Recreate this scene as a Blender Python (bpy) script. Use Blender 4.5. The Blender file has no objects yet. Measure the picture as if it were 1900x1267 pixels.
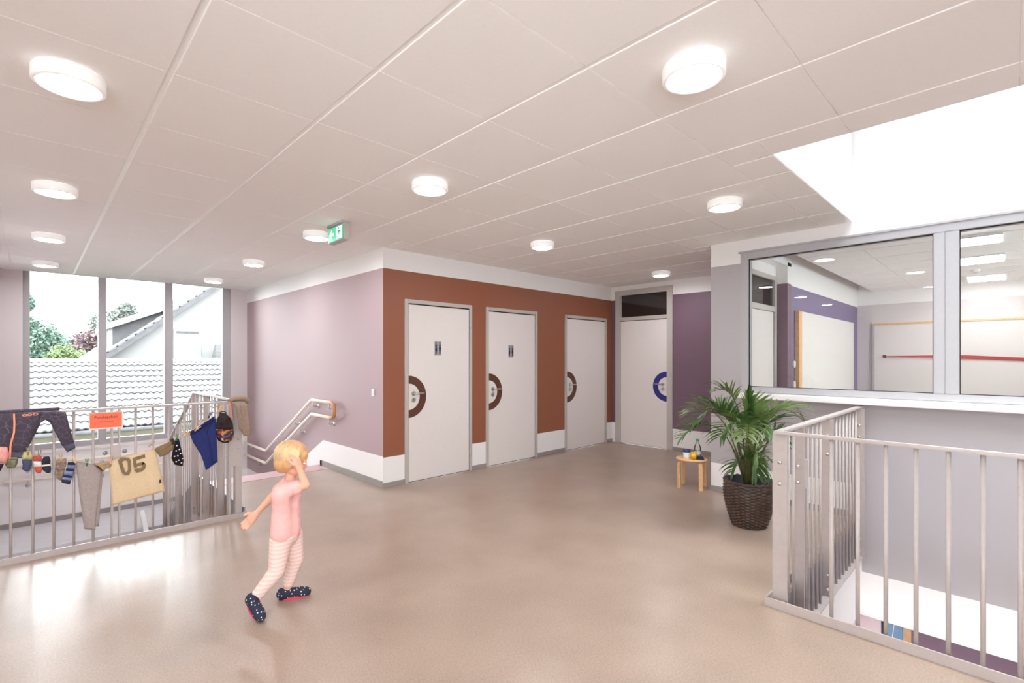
import bpy, bmesh, math, random
from mathutils import Vector, Matrix

# ------------------------------------------------------------------ camera, world, exposure
sc = bpy.context.scene
col = sc.collection
CAMZ = 1.41; H = 2.63
cam_d = bpy.data.cameras.new('camera')
cam_d.sensor_width = 36.0; cam_d.sensor_fit = 'HORIZONTAL'
cam_d.lens = 36.0 * 910.0 / 1900.0
cam_d.shift_x = 19.5 / 1900.0
cam_d.shift_y = 32.5 / 1900.0
cam_d.clip_start = 0.05; cam_d.clip_end = 300
cam = bpy.data.objects.new('camera', cam_d); col.objects.link(cam)
cam.location = (0, 0, CAMZ)
cam.rotation_euler = (math.radians(90), 0, math.radians(46.3 - 90.0))
sc.camera = cam
SKY = 5.6          # overcast sky
LAMP = 46.0        # lamp diffusers
w = bpy.data.worlds.new('overcast_sky'); sc.world = w; w.use_nodes = True
nt = w.node_tree
nt.nodes['Background'].inputs['Color'].default_value = (0.875, 0.945, 1.0, 1)
nt.nodes['Background'].inputs['Strength'].default_value = SKY
vs = sc.view_settings
vs.view_transform = 'Standard'; vs.look = 'None'; vs.exposure = 1.46; vs.gamma = 1.0
vs.use_curve_mapping = False
try:
    sc.cycles.max_bounces = 12; sc.cycles.diffuse_bounces = 7; sc.cycles.glossy_bounces = 4
    sc.cycles.transparent_max_bounces = 12; sc.cycles.caustics_reflective = False; sc.cycles.caustics_refractive = False
    sc.cycles.sample_clamp_indirect = 6.0
except Exception: pass

# ------------------------------------------------------------------ materials
def lin(c):
    return tuple(((v/255)/12.92 if v/255 <= 0.04045 else ((v/255+0.055)/1.055)**2.4) for v in c)
MATS = {}
def mat(name, rgb, rough=0.5, metal=0.0, noise=0.0, nscale=40.0, bump=0.0, spec=0.5, emit=0.0, alpha_mix=None):
    """rgb 0-255 sRGB albedo; noise = relative tone variation; bump = fine relief"""
    if name in MATS: return MATS[name]
    m = bpy.data.materials.new(name); m.use_nodes = True
    n = m.node_tree; b = n.nodes['Principled BSDF']
    c = lin(rgb)
    b.inputs['Base Color'].default_value = (*c, 1)
    b.inputs['Roughness'].default_value = rough
    b.inputs['Metallic'].default_value = metal
    b.inputs['Specular IOR Level'].default_value = spec
    if emit:
        b.inputs['Emission Color'].default_value = (*c, 1); b.inputs['Emission Strength'].default_value = emit
    if noise or bump:
        tc = n.nodes.new('ShaderNodeTexCoord'); nz = n.nodes.new('ShaderNodeTexNoise')
        nz.inputs['Scale'].default_value = nscale; nz.inputs['Detail'].default_value = 4
        n.links.new(tc.outputs['Object'], nz.inputs['Vector'])
        if noise:
            r = n.nodes.new('ShaderNodeValToRGB')
            r.color_ramp.elements[0].position = 0.3; r.color_ramp.elements[1].position = 0.7
            r.color_ramp.elements[0].color = (*[v*(1-noise) for v in c], 1)
            r.color_ramp.elements[1].color = (*[min(1, v*(1+noise)) for v in c], 1)
            n.links.new(nz.outputs['Fac'], r.inputs['Fac']); n.links.new(r.outputs['Color'], b.inputs['Base Color'])
        if bump:
            bp = n.nodes.new('ShaderNodeBump'); bp.inputs['Strength'].default_value = bump; bp.inputs['Distance'].default_value = 0.01
            n.links.new(nz.outputs['Fac'], bp.inputs['Height']); n.links.new(bp.outputs['Normal'], b.inputs['Normal'])
    MATS[name] = m
    return m

def banded(name, color, rough=0.55, z1=2.405, zb=0.333, slope=None, zlow=None, white=(238, 234, 232), extra=None):
    """wall paint: white above z1, colour, white below zb (zb may step down with Y along the stair)."""
    m = bpy.data.materials.new(name); m.use_nodes = True
    n = m.node_tree; L = n.links; b = n.nodes['Principled BSDF']
    b.inputs['Roughness'].default_value = rough
    geo = n.nodes.new('ShaderNodeNewGeometry'); sep = n.nodes.new('ShaderNodeSeparateXYZ')
    L.new(geo.outputs['Position'], sep.inputs[0])
    def math_(op, a, bb):
        k = n.nodes.new('ShaderNodeMath'); k.operation = op
        for i, v in enumerate((a, bb)):
            if isinstance(v, (int, float)): k.inputs[i].default_value = v
            else: L.new(v, k.inputs[i])
        return k.outputs[0]
    hi = math_('LESS_THAN', sep.outputs['Z'], z1)
    if slope:
        y0, s = slope
        t = math_('SUBTRACT', sep.outputs['Y'], y0); t = math_('MULTIPLY', t, -s); t = math_('ADD', t, zb)
        t = math_('MINIMUM', t, zb); t = math_('MAXIMUM', t, zlow)
        lo = math_('GREATER_THAN', sep.outputs['Z'], t)
    elif extra:      # white base only where Y > extra[0]; beyond it the colour runs down to extra[1]
        s = math_('GREATER_THAN', sep.outputs['Y'], extra[0])
        t = math_('MULTIPLY', s, zb - extra[1]); t = math_('ADD', t, extra[1])
        lo = math_('GREATER_THAN', sep.outputs['Z'], t)
    else:
        lo = math_('GREATER_THAN', sep.outputs['Z'], zb)
    f = math_('MULTIPLY', hi, lo)
    nz = n.nodes.new('ShaderNodeTexNoise'); nz.inputs['Scale'].default_value = 90; nz.inputs['Detail'].default_value = 3
    L.new(geo.outputs['Position'], nz.inputs['Vector'])
    bp = n.nodes.new('ShaderNodeBump'); bp.inputs['Strength'].default_value = 0.08; bp.inputs['Distance'].default_value = 0.004
    L.new(nz.outputs['Fac'], bp.inputs['Height']); L.new(bp.outputs['Normal'], b.inputs['Normal'])
    mx = n.nodes.new('ShaderNodeMix'); mx.data_type = 'RGBA'
    L.new(f, mx.inputs['Factor'])
    mx.inputs[6].default_value = (*lin(white), 1); mx.inputs[7].default_value = (*lin(color), 1)
    L.new(mx.outputs[2], b.inputs['Base Color'])
    return m

def glass_mat(name='clear_glass', ior=1.45, tint=(0.97, 0.985, 0.98)):
    m = bpy.data.materials.new(name); m.use_nodes = True
    n = m.node_tree; n.nodes.clear()
    o = n.nodes.new('ShaderNodeOutputMaterial'); t = n.nodes.new('ShaderNodeBsdfTransparent'); g = n.nodes.new('ShaderNodeBsdfGlossy')
    t.inputs['Color'].default_value = (*tint, 1); g.inputs['Roughness'].default_value = 0.0
    fr = n.nodes.new('ShaderNodeFresnel'); fr.inputs['IOR'].default_value = ior
    mx = n.nodes.new('ShaderNodeMixShader')
    n.links.new(fr.outputs[0], mx.inputs[0]); n.links.new(t.outputs[0], mx.inputs[1]); n.links.new(g.outputs[0], mx.inputs[2])
    n.links.new(mx.outputs[0], o.inputs['Surface'])
    return m

def floor_mat():
    m = bpy.data.materials.new('linoleum'); m.use_nodes = True
    n = m.node_tree; L = n.links; b = n.nodes['Principled BSDF']
    geo = n.nodes.new('ShaderNodeNewGeometry')
    a = n.nodes.new('ShaderNodeTexNoise'); a.inputs['Scale'].default_value = 110; a.inputs['Detail'].default_value = 3
    c = n.nodes.new('ShaderNodeTexNoise'); c.inputs['Scale'].default_value = 2.3; c.inputs['Detail'].default_value = 2
    for k in (a, c): L.new(geo.outputs['Position'], k.inputs['Vector'])
    ad = n.nodes.new('ShaderNodeMath'); ad.operation = 'ADD'
    m2 = n.nodes.new('ShaderNodeMath'); m2.operation = 'MULTIPLY'; m2.inputs[1].default_value = 0.6
    L.new(c.outputs['Fac'], m2.inputs[0]); L.new(a.outputs['Fac'], ad.inputs[0]); L.new(m2.outputs[0], ad.inputs[1])
    r = n.nodes.new('ShaderNodeValToRGB')
    r.color_ramp.elements[0].position = 0.55; r.color_ramp.elements[1].position = 1.05
    r.color_ramp.elements[0].color = (*lin((144, 123, 108)), 1); r.color_ramp.elements[1].color = (*lin((168, 146, 130)), 1)
    L.new(ad.outputs[0], r.inputs['Fac']); L.new(r.outputs['Color'], b.inputs['Base Color'])
    b.inputs['Roughness'].default_value = 0.35
    b.inputs['Specular IOR Level'].default_value = 0.9
    return m

def emis(name, rgb, strength):
    m = bpy.data.materials.new(name); m.use_nodes = True
    n = m.node_tree; n.nodes.clear()
    o = n.nodes.new('ShaderNodeOutputMaterial'); e = n.nodes.new('ShaderNodeEmission')
    e.inputs['Color'].default_value = (*rgb, 1); e.inputs['Strength'].default_value = strength
    n.links.new(e.outputs[0], o.inputs['Surface'])
    return m

M_FLOOR = floor_mat()
M_GLASS = glass_mat()
M_TILE = mat('ceiling_tile_white', (250, 248, 247), 0.85, noise=0.012, nscale=60, bump=0.04)
M_GRID = mat('ceiling_grid_white', (250, 249, 248), 0.28, noise=0.01, nscale=20)
M_WHITE = mat('white_paint', (232, 228, 226), 0.6, noise=0.01, nscale=30)
M_DOOR = mat('door_laminate', (228, 219, 215), 0.38, noise=0.01, nscale=25)
M_FRAME = mat('grey_door_frame', (188, 180, 174), 0.4, noise=0.02, nscale=30)
M_ALU = mat('grey_coated_metal', (176, 172, 174), 0.42, noise=0.02, nscale=40)
M_RAIL = mat('galvanised_coated_steel', (182, 170, 166), 0.4, metal=0.15, noise=0.04, nscale=30)
M_PLATE = mat('steel_plate', (150, 150, 158), 0.38, metal=0.4, noise=0.05, nscale=25)
M_STEEL = mat('brushed_steel', (200, 198, 195), 0.28, metal=0.9, noise=0.03, nscale=90)
M_SKIRT = mat('grey_skirting', (150, 142, 138), 0.5, noise=0.03, nscale=30)
M_BROWNRING = mat('brown_foil', (92, 55, 40), 0.5, noise=0.05, nscale=60)
M_BLUERING = mat('blue_foil', (45, 45, 125), 0.5, noise=0.05, nscale=60)
M_RAILWOOD = mat('pale_lacquered_wood', (250, 240, 226), 0.35, noise=0.05, nscale=25)
M_WOOD = mat('birch_wood', (222, 178, 130), 0.45, noise=0.10, nscale=22)
M_ENDWOOD = mat('beech_end_wood', (196, 140, 92), 0.42, noise=0.08, nscale=30)
M_LAMP = emis('lamp_diffuser', (0.93, 0.97, 1.0), LAMP)
M_OPAL = mat('lamp_opal_ring', (252, 250, 248), 0.4, emit=0.06)
M_DARKGLASS = mat('dark_transom_glass', (34, 26, 26), 0.06, spec=0.7, noise=0.05, nscale=3)
M_BLACK = mat('black_rubber', (22, 21, 23), 0.6, noise=0.05, nscale=30)

# ------------------------------------------------------------------ mesh helpers
class MB:
    def __init__(s): s.v = []; s.f = []; s.mi = []; s.smooth = []
    def add(s, vs_, fs_, mi=0, smooth=False):
        o = len(s.v); s.v += [tuple(p) for p in vs_]
        for f in fs_: s.f.append(tuple(i+o for i in f)); s.mi.append(mi); s.smooth.append(smooth)
        return s
    def box(s, a, b, mi=0, ch=0.0):
        x0, y0, z0 = [min(p, q) for p, q in zip(a, b)]; x1, y1, z1 = [max(p, q) for p, q in zip(a, b)]
        if ch <= 0:
            return s.add([(x0,y0,z0),(x1,y0,z0),(x1,y1,z0),(x0,y1,z0),(x0,y0,z1),(x1,y0,z1),(x1,y1,z1),(x0,y1,z1)],
                  [(0,3,2,1),(4,5,6,7),(0,1,5,4),(1,2,6,5),(2,3,7,6),(3,0,4,7)], mi)
        bm = bmesh.new(); bmesh.ops.create_cube(bm, size=1)
        for v in bm.verts: v.co = Vector(((x0+x1)/2+v.co.x*(x1-x0), (y0+y1)/2+v.co.y*(y1-y0), (z0+z1)/2+v.co.z*(z1-z0)))
        bmesh.ops.bevel(bm, geom=bm.edges[:], offset=ch, segments=2, affect='EDGES')
        return s.bm(bm, mi)
    def bm(s, bm, mi=0, smooth=False, M=None):
        bm.verts.ensure_lookup_table()
        for i, v in enumerate(bm.verts): v.index = i
        vs_ = [(M @ v.co if M else v.co.copy()) for v in bm.verts]
        fs_ = [tuple(v.index for v in f.verts) for f in bm.faces]
        bm.free(); return s.add(vs_, fs_, mi, smooth)
    def tube(s, pts, r, n=10, mi=0, cap=True, smooth=True):
        pts = [Vector(p) for p in pts]
        rs = r if isinstance(r, (list, tuple)) else [r]*len(pts)
        vs_, fs_ = [], []
        prev = None
        for i, p in enumerate(pts):
            if i == 0: t = pts[1]-pts[0]
            elif i == len(pts)-1: t = pts[-1]-pts[-2]
            else: t = (pts[i+1]-p).normalized() + (p-pts[i-1]).normalized()
            t.normalize()
            if prev is None:
                up = Vector((0,0,1)) if abs(t.z) < 0.9 else Vector((1,0,0))
                u = t.cross(up).normalized()
            else:
                u = (prev - t*prev.dot(t)).normalized()
            prev = u; v = t.cross(u)
            k = rs[i]
            if 0 < i < len(pts)-1:
                c = max(0.35, (pts[i+1]-p).normalized().dot(t)); k = k/ c if c > 0.7 else k
            for j in range(n):
                a = 2*math.pi*j/n
                vs_.append(p + (u*math.cos(a)+v*math.sin(a))*k)
        for i in range(len(pts)-1):
            for j in range(n):
                a, b = i*n+j, i*n+(j+1) % n
                fs_.append((a, b, b+n, a+n))
        s.add(vs_, fs_, mi, smooth)
        if cap:
            o = len(s.v)-len(vs_)
            s.f.append(tuple(o+j for j in reversed(range(n)))); s.mi.append(mi); s.smooth.append(False)
            s.f.append(tuple(o+(len(pts)-1)*n+j for j in range(n))); s.mi.append(mi); s.smooth.append(False)
        return s
    def bar(s, a, b, w_, h_, mi=0, up=(0,0,1)):
        """rectangular bar from a to b; w_ sideways, h_ along up"""
        a, b = Vector(a), Vector(b); t = (b-a).normalized(); u = t.cross(Vector(up)).normalized(); v = u.cross(t)
        vs_ = []
        for p in (a, b):
            for i, j in ((-1,-1),(1,-1),(1,1),(-1,1)): vs_.append(p+u*i*w_/2+v*j*h_/2)
        return s.add(vs_, [(0,3,2,1),(4,5,6,7),(0,1,5,4),(1,2,6,5),(2,3,7,6),(3,0,4,7)], mi)
    def lathe(s, prof, n=32, c=(0,0,0), mi=0, axis='z', smooth=True):
        vs_, fs_ = [], []
        for r, z in prof:
            for j in range(n):
                a = 2*math.pi*j/n; x, y = r*math.cos(a), r*math.sin(a)
                p = {'z': (x, y, z), 'x': (z, x, y), 'y': (x, z, -y)}[axis]
                vs_.append((p[0]+c[0], p[1]+c[1], p[2]+c[2]))
        for i in range(len(prof)-1):
            for j in range(n):
                a, b = i*n+j, i*n+(j+1) % n
                fs_.append((a, b, b+n, a+n))
        return s.add(vs_, fs_, mi, smooth)
    def prism(s, poly, d, mi=0, P=None):
        """poly: list of 2D points; P maps (u,v,depth)->3D; extruded 0..d"""
        n = len(poly); P = P or (lambda u, v, w_: (u, v, w_))
        vs_ = [P(u, v, 0) for u, v in poly] + [P(u, v, d) for u, v in poly]
        fs_ = [tuple(range(n-1, -1, -1)), tuple(range(n, 2*n))] + [(i, (i+1) % n, n+(i+1) % n, n+i) for i in range(n)]
        return s.add(vs_, fs_, mi)
    def mesh(s, name, mats):
        me = bpy.data.meshes.new(name); me.from_pydata([tuple(p) for p in s.v], [], s.f)
        for m in (mats if isinstance(mats, (list, tuple)) else [mats]): me.materials.append(m)
        for p, i, sm in zip(me.polygons, s.mi, s.smooth): p.material_index = i; p.use_smooth = sm
        bm = bmesh.new(); bm.from_mesh(me); bmesh.ops.recalc_face_normals(bm, faces=bm.faces[:]); bm.to_mesh(me); bm.free()
        return me
    def obj(s, name, mats, parent=None, **kw):
        return link(name, s.mesh(name, mats), parent, **kw)

def link(name, data, parent=None, label=None, cat=None, group=None, kind=None, loc=None, rz=None):
    o = bpy.data.objects.new(name, data); col.objects.link(o)
    if parent: o.parent = parent
    tag(o, label, cat, group, kind)
    if loc is not None: o.location = loc
    if rz is not None: o.rotation_euler = (0, 0, rz)
    return o
def tag(o, label=None, cat=None, group=None, kind=None):
    if label: o['label'] = label
    if cat: o['category'] = cat
    if group: o['group'] = group
    if kind: o['kind'] = kind
    return o
def thing(name, label, cat, loc=(0,0,0), group=None, kind=None, rz=0):
    return link(name, None, None, label, cat, group, kind, loc, rz)
def struct(name, mb, m, label=None):
    return mb.obj(name, m, kind='structure', label=label)
def copy_tree(o, parent=None):
    c = o.copy(); col.objects.link(c); c.parent = parent
    for ch in list(o.children): copy_tree(ch, c)
    return c
def evaluated(o, name, m):
    """bake an object's modifiers into a fresh mesh object"""
    dg = bpy.context.evaluated_depsgraph_get(); dg.update()
    me = bpy.data.meshes.new_from_object(o.evaluated_get(dg)); me.name = name
    bpy.data.objects.remove(o)
    me.materials.clear()
    for k in (m if isinstance(m, (list, tuple)) else [m]): me.materials.append(k)
    for p in me.polygons: p.use_smooth = True
    return me
def text_mesh(txt, size, extrude, name):
    cu = bpy.data.curves.new(name, 'FONT'); cu.body = txt; cu.size = size; cu.extrude = extrude
    cu.align_x = 'CENTER'; cu.align_y = 'CENTER'; cu.resolution_u = 3
    o = bpy.data.objects.new(name, cu); col.objects.link(o)
    dg = bpy.context.evaluated_depsgraph_get(); dg.update()
    me = bpy.data.meshes.new_from_object(o.evaluated_get(dg)); bpy.data.objects.remove(o)
    return me
rnd = random.Random(7)

# ================================================================== SHELL
YD = 4.76      # brown door wall plane
XL = 2.76      # lilac stair wall plane
XE = 7.16      # entry door wall plane
XG = 5.28      # glazed wall plane
YP = 2.26      # free end of the glazed wall
YW = 9.45      # window wall plane
ZL = -0.90     # stair landing
ZLOW = -3.40   # lower storey floor
YS = 6.43      # top step edge
XV = 3.06; YV = 0.955   # void edge lower right
YF = 4.79      # left railing line / stairwell edge
XS = 1.33      # stair railing line
XW = -0.40     # stairwell left wall
X_OUT, Y_OUT = -3.4, -3.2

fl = MB()
T = 0.24
fl.box((X_OUT, Y_OUT, -T), (XV, YF, 0)).box((XV, YV, -T), (XG, YF-0.03, 0)).box((XG, YP, -T), (XE, YD, 0)).box((XS+0.03, YF, -T), (XL, YS, 0))
struct('floor', fl, M_FLOOR)
# coloured tread strip before the top step
strip = MB().box((XS+0.06, YS-0.34, 0), (XL-0.005, YS-0.03, 0.004))
struct('trim_1', strip, mat('dusty_pink_strip', (196, 160, 164), 0.45, noise=0.03, nscale=60))
# lower storey floor and landing
struct('floor_lower', MB().box((-6, -4, ZLOW-0.1), (12, YW, ZLOW)), mat('lower_linoleum', (150, 130, 118), 0.4, noise=0.05, nscale=8))

M_LILAC = banded('lilac_wall_paint', (176, 151, 153), 0.62, slope=(6.28, 0.505), zb=0.345, zlow=-0.53)
M_BROWN = banded('brown_wall_paint', (146, 88, 64), 0.5)
M_PURPLE = banded('aubergine_wall_paint', (116, 90, 104), 0.5)
M_GREYW = banded('pale_grey_wall_paint', (176, 169, 171), 0.5, z1=2.395, zb=0.30, extra=(0.93, -0.46))
M_ROOMPUR = banded('violet_wall_paint', (118, 104, 140), 0.5, z1=2.40, zb=0.3)
M_PIER = mat('pale_lilac_pier_paint', (216, 206, 206), 0.5, noise=0.01, nscale=40)

wt = 0.16
def wall_with_openings(axis, plane, u0, u1, z0, z1, openings, thick):
    """axis 'y': wall in plane Y=plane, u is X; axis 'x': plane X=plane, u is Y; thick signed"""
    mb = MB(); us = sorted({u0, u1, *[o[0] for o in openings], *[o[1] for o in openings]})
    for a, b in zip(us[:-1], us[1:]):
        cuts = sorted([(o[2], o[3]) for o in openings if o[0] < (a+b)/2 < o[1]])
        z = z0
        for lo, hi in cuts + [(z1, z1)]:
            if lo > z+1e-6:
                if axis == 'y': mb.box((a, plane, z), (b, plane+thick, lo))
                else: mb.box((plane, a, z), (plane+thick, b, lo))
            z = hi
    return mb
D1 = (3.035, 4.025); D2 = (4.265, 5.255); D3 = (5.885, 6.99)
ZT = 2.09
struct('wall_back', wall_with_openings('y', YD, XL+0.004, XE, ZLOW, H+0.05,
       [(a+0.012, b-0.012, 0, ZT-0.012) for a, b in (D1, D2, D3)], wt), M_BROWN)
struct('wall_left', MB().box((XL, YD, ZLOW), (XL+0.004, YW, H+0.05)).box((XL+0.0045, YD+wt+0.001, ZLOW), (XL+wt, YW, H+0.05)), M_LILAC)
E0, E1, EZ = 3.655, 4.685, 2.555
struct('wall_far', wall_with_openings('x', XE, YP-0.2, YD, -0.24, H+0.05, [(E0+0.02, E1-0.02, 0, EZ-0.02)], wt), M_PURPLE)
# glazed wall, upper storey and its lower skirt in the void
G0, G1, GZ0, GZ1 = -2.4, 1.95, 1.07, 2.50
gw = wall_with_openings('x', XG, -3.2, YP, -0.82, H+0.05, [(G0+0.01, G1-0.01, GZ0+0.01, GZ1-0.01)], 0.14)
struct('wall_right', gw, M_GREYW)
# lower storey wall below it
M_LOWL = mat('lower_lilac_paint', (190, 168, 172), 0.5, noise=0.02, nscale=30)
M_LOWP = mat('lower_aubergine_paint', (96, 66, 84), 0.5, noise=0.02, nscale=30)
struct('wall_lower_right', MB().box((XG+0.06, 0.80, ZLOW), (XG+0.2, 4.7, -0.8), 0).box((XG+0.06, -3.2, ZLOW), (XG+0.2, 0.60, -0.8), 1)
       .box((XG+0.02, -3.2, -0.85), (XG+0.2, 4.7, -0.82), 2), [M_LOWL, M_LOWP, M_WHITE])
# void slab edge: white face below the steel fascia
struct('wall_void', MB().box((XV, YV, -0.85), (XG+0.06, YV+0.12, -0.36)).box((XV-0.12, -3.2, -0.85), (XV, YV+0.12, -0.24)), M_WHITE)
struct('ceiling_lower', MB().box((-3.4, -3.2, -0.95), (XV-0.12, YF, -0.85)).box((XV-0.12, YV+0.12, -0.95), (XG+1.6, YF, -0.85)), M_WHITE)
# window wall
WX0, WX1, WZ0 = -0.10, 2.50, 0.13
ww = wall_with_openings('y', YW, XW-0.2, XL+wt, ZLOW, H+0.6, [(WX0, WX1, WZ0, H+0.3)], 0.30)
M_WINW = banded('window_wall_paint', (216, 206, 206), 0.5, z1=9, zb=0.10, white=(238, 234, 234))
struct('wall_window', ww, M_WINW)
struct('wall_stairwell', MB().box((XW-0.15, YF+0.02, ZLOW), (XW, YW, H+0.05)), M_PIER)
# unseen rest of the hall behind the camera
struct('wall_side', wall_with_openings('x', X_OUT, Y_OUT, YF, -0.24, H+0.05, [(-3.1, -0.35, 0.05, 2.58)], -0.15).box((X_OUT, YF, -0.24), (XW-0.15, YF+0.15, H+0.05)), M_PIER)
struct('wall_front', wall_with_openings('y', Y_OUT, X_OUT, XG, -3.4, H+0.05, [(-3.3, -0.35, 0.05, 2.58)], -0.15), M_PIER)
wn = thing('added_window_back', 'wide added daylight window, unseen behind the camera', 'window', kind='structure')  # unseen window added to bring more daylight onto the hall ceiling
for a_, b_ in ((-3.3, -1.85), (-1.85, -0.35)):
    MB().box((a_+0.03, Y_OUT-0.09, 0.09), (b_-0.03, Y_OUT-0.08, 2.54)).obj('pane', M_GLASS, wn)
    f_ = MB()
    for (p, q, r, s) in ((a_, a_+0.04, 0.05, 2.58), (b_-0.04, b_, 0.05, 2.58), (a_, b_, 0.05, 0.10), (a_, b_, 2.53, 2.58)): f_.box((p, Y_OUT-0.11, r), (q, Y_OUT-0.05, s))
    f_.obj('frame', M_ALU, wn)

wn = thing('added_window_side', 'wide added daylight side window, unseen behind the camera', 'window', kind='structure')  # second unseen window, added only as extra daylight for the hall
for a_, b_ in ((-3.1, -1.7), (-1.7, -0.35)):
    MB().box((X_OUT-0.09, a_+0.03, 0.09), (X_OUT-0.08, b_-0.03, 2.54)).obj('pane', M_GLASS, wn)
    f_ = MB()
    for (p, q, r, s) in ((a_, a_+0.04, 0.05, 2.58), (b_-0.04, b_, 0.05, 2.58), (a_, b_, 0.05, 0.10), (a_, b_, 2.53, 2.58)): f_.box((X_OUT-0.11, p, r), (X_OUT-0.05, q, s))
    f_.obj('frame', M_ALU, wn)
# skirtings
sk = 0.055
def skirt(name, a, b): struct(name, MB().box(a, b, ch=0.002), M_SKIRT)
skirt('baseboard_back', (XL-0.012, YD-0.012, 0), (D1[0], YD, sk))
for i, (a, b) in enumerate(((D1[1], D2[0]), (D2[1], D3[0]), (D3[1], XE))):
    skirt('baseboard_back_%d' % (i+2), (a, YD-0.012, 0), (b, YD, sk))
ys_ = [YD, 5.15, 5.75, 6.12, 6.36]
for i, (a, b) in enumerate(zip(ys_[:-1], ys_[1:])):
    skirt('baseboard_left_%d' % (i+1), (XL-0.012, a+0.001, 0), (XL, b-0.001, sk+0.02))
skirt('baseboard_far', (XE-0.012, YP-0.15, 0), (XE, E0, sk))
skirt('baseboard_right', (XG-0.012, YV+0.06, 0), (XG, YP+0.01, sk))
skirt('baseboard_right_end', (XG, YP, 0), (XG+0.14, YP+0.012, sk))
skirt('baseboard_landing', (XW, YW-0.012, ZL), (XL, YW, ZL+0.07))

# ------------------------------------------------------------------ ceiling
SKX0, SKX1, SKY1 = 3.20, XG, 1.0
P0 = (0.4261, 2.4859); PT = 0.625
cl = MB()
zc = H+0.005
cl.box((XW-0.2, YF, zc), (XL, YW+0.05, zc+0.1)).box((X_OUT, Y_OUT, zc), (SKX0-0.1, YF, zc+0.1)).box((SKX0-0.1, SKY1+0.1, zc), (XG+0.14, YF, zc+0.1)).box((XG+0.14, YP-0.2, zc), (XE+wt, YD+0.1, zc+0.1)).box((XL, YF, zc), (XG+0.2, YD+0.1, zc+0.1))
ceil_o = struct('ceiling', cl, M_GRID)
def inside(x, y):
    if x < XW and y > YF: return False
    if x < X_OUT or y < Y_OUT or y > YW: return False
    if y > YD and x > XL: return False
    if x > XE: return False
    if x > XG and y < YP: return False
    if x > SKX0 and y < SKY1: return False
    return True
gapx, gapy = 0.0115, 0.0022
def tile_mb(rects):
    mb = MB()
    for (x0, x1, y0, y1) in rects:
        gx, gy = gapx, gapy; c = 0.003; cy = 0.0004
        a = (x0+gx, x1-gx, y0+gy, y1-gy)
        b = (x0+gx+c, x1-gx-c, y0+gy+cy, y1-gy-cy)
        z1_, z2_, z3_ = 0.0049, 0.0015, 0.0
        vs_ = []
        for (p, z) in ((a, z1_), (a, z2_), (b, z3_)):
            vs_ += [(p[0], p[2], z), (p[1], p[2], z), (p[1], p[3], z), (p[0], p[3], z)]
        fs_ = [(8, 11, 10, 9)]
        for k in (0, 4):
            for j in range(4): fs_.append((k+j, k+(j+1) % 4, k+4+(j+1) % 4, k+4+j))
        mb.add(vs_, fs_)
    return mb
full_tile = None
xl_ = [XL, XG, XE, SKX0, XW]; yl_ = [YD, YP, SKY1, YF, YW]
for i in range(-4, 12):
    for j in range(-6, 13):
        x0, y0 = P0[0]+i*PT, P0[1]+j*PT; x1, y1 = x0+PT, y0+PT
        if x0 < -2.2 or y0 < -1.4: continue
        xs = sorted({x0, x1, *[v for v in xl_ if x0+1e-6 < v < x1-1e-6]}); ys = sorted({y0, y1, *[v for v in yl_ if y0+1e-6 < v < y1-1e-6]})
        rects = [(a, b, c, d) for a, b in zip(xs[:-1], xs[1:]) for c, d in zip(ys[:-1], ys[1:]) if inside((a+b)/2, (c+d)/2)]
        if not rects: continue
        bx = (min(r[0] for r in rects), max(r[1] for r in rects), min(r[2] for r in rects), max(r[3] for r in rects))
        area = sum((r[1]-r[0])*(r[3]-r[2]) for r in rects)
        if abs(area-(bx[1]-bx[0])*(bx[3]-bx[2])) < 1e-6: rects = [bx]
        if min(bx[1]-bx[0], bx[3]-bx[2]) < 0.02: continue
        if abs(area-PT*PT) < 1e-6:
            if full_tile is None: full_tile = tile_mb([(0, PT, 0, PT)]).mesh('ceiling_tile', M_TILE)
            link('ceiling_tile', full_tile, ceil_o, loc=(x0, y0, H))
        else:
            me = tile_mb([(r[0]-x0, r[1]-x0, r[2]-y0, r[3]-y0) for r in rects]).mesh('ceiling_tile', M_TILE)
            link('ceiling_tile', me, ceil_o, loc=(x0, y0, H))
# plain ceiling level outside the tiled part
MB().box((X_OUT, Y_OUT, H), (-2.08, YF, zc)).box((-2.07, Y_OUT, H), (SKX0, -1.27, zc)).obj('ceiling_tile', M_TILE, ceil_o)

# skylight shaft over the void
SH = 3.75
sky_o = struct('trim_2', MB().box((SKX0-0.1, -3.2, zc), (SKX0, SKY1+0.1, SH)).box((SKX0, SKY1, zc), (XG, SKY1+0.1, SH)).box((XG, -3.2, H+0.05), (XG+0.14, SKY1, SH)).box((SKX0-0.1, -3.3, H), (XG+0.14, -3.2, SH)), M_WHITE)
win = thing('window_2', 'flat rooflight glazing over the white skylight shaft', 'skylight', kind='structure')
MB().box((SKX0, -3.2, SH), (XG, SKY1, SH+0.02)).obj('pane', M_GLASS, win)
fr = MB()
for y in (-3.2, -1.8, -0.4, SKY1): fr.box((SKX0, y-0.03, SH-0.04), (XG, y+0.03, SH+0.06))
for x in (SKX0, XG): fr.box((x-0.03, -3.2, SH-0.04), (x+0.03, SKY1, SH+0.06))
fr.obj('frame', M_ALU, win)

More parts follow.
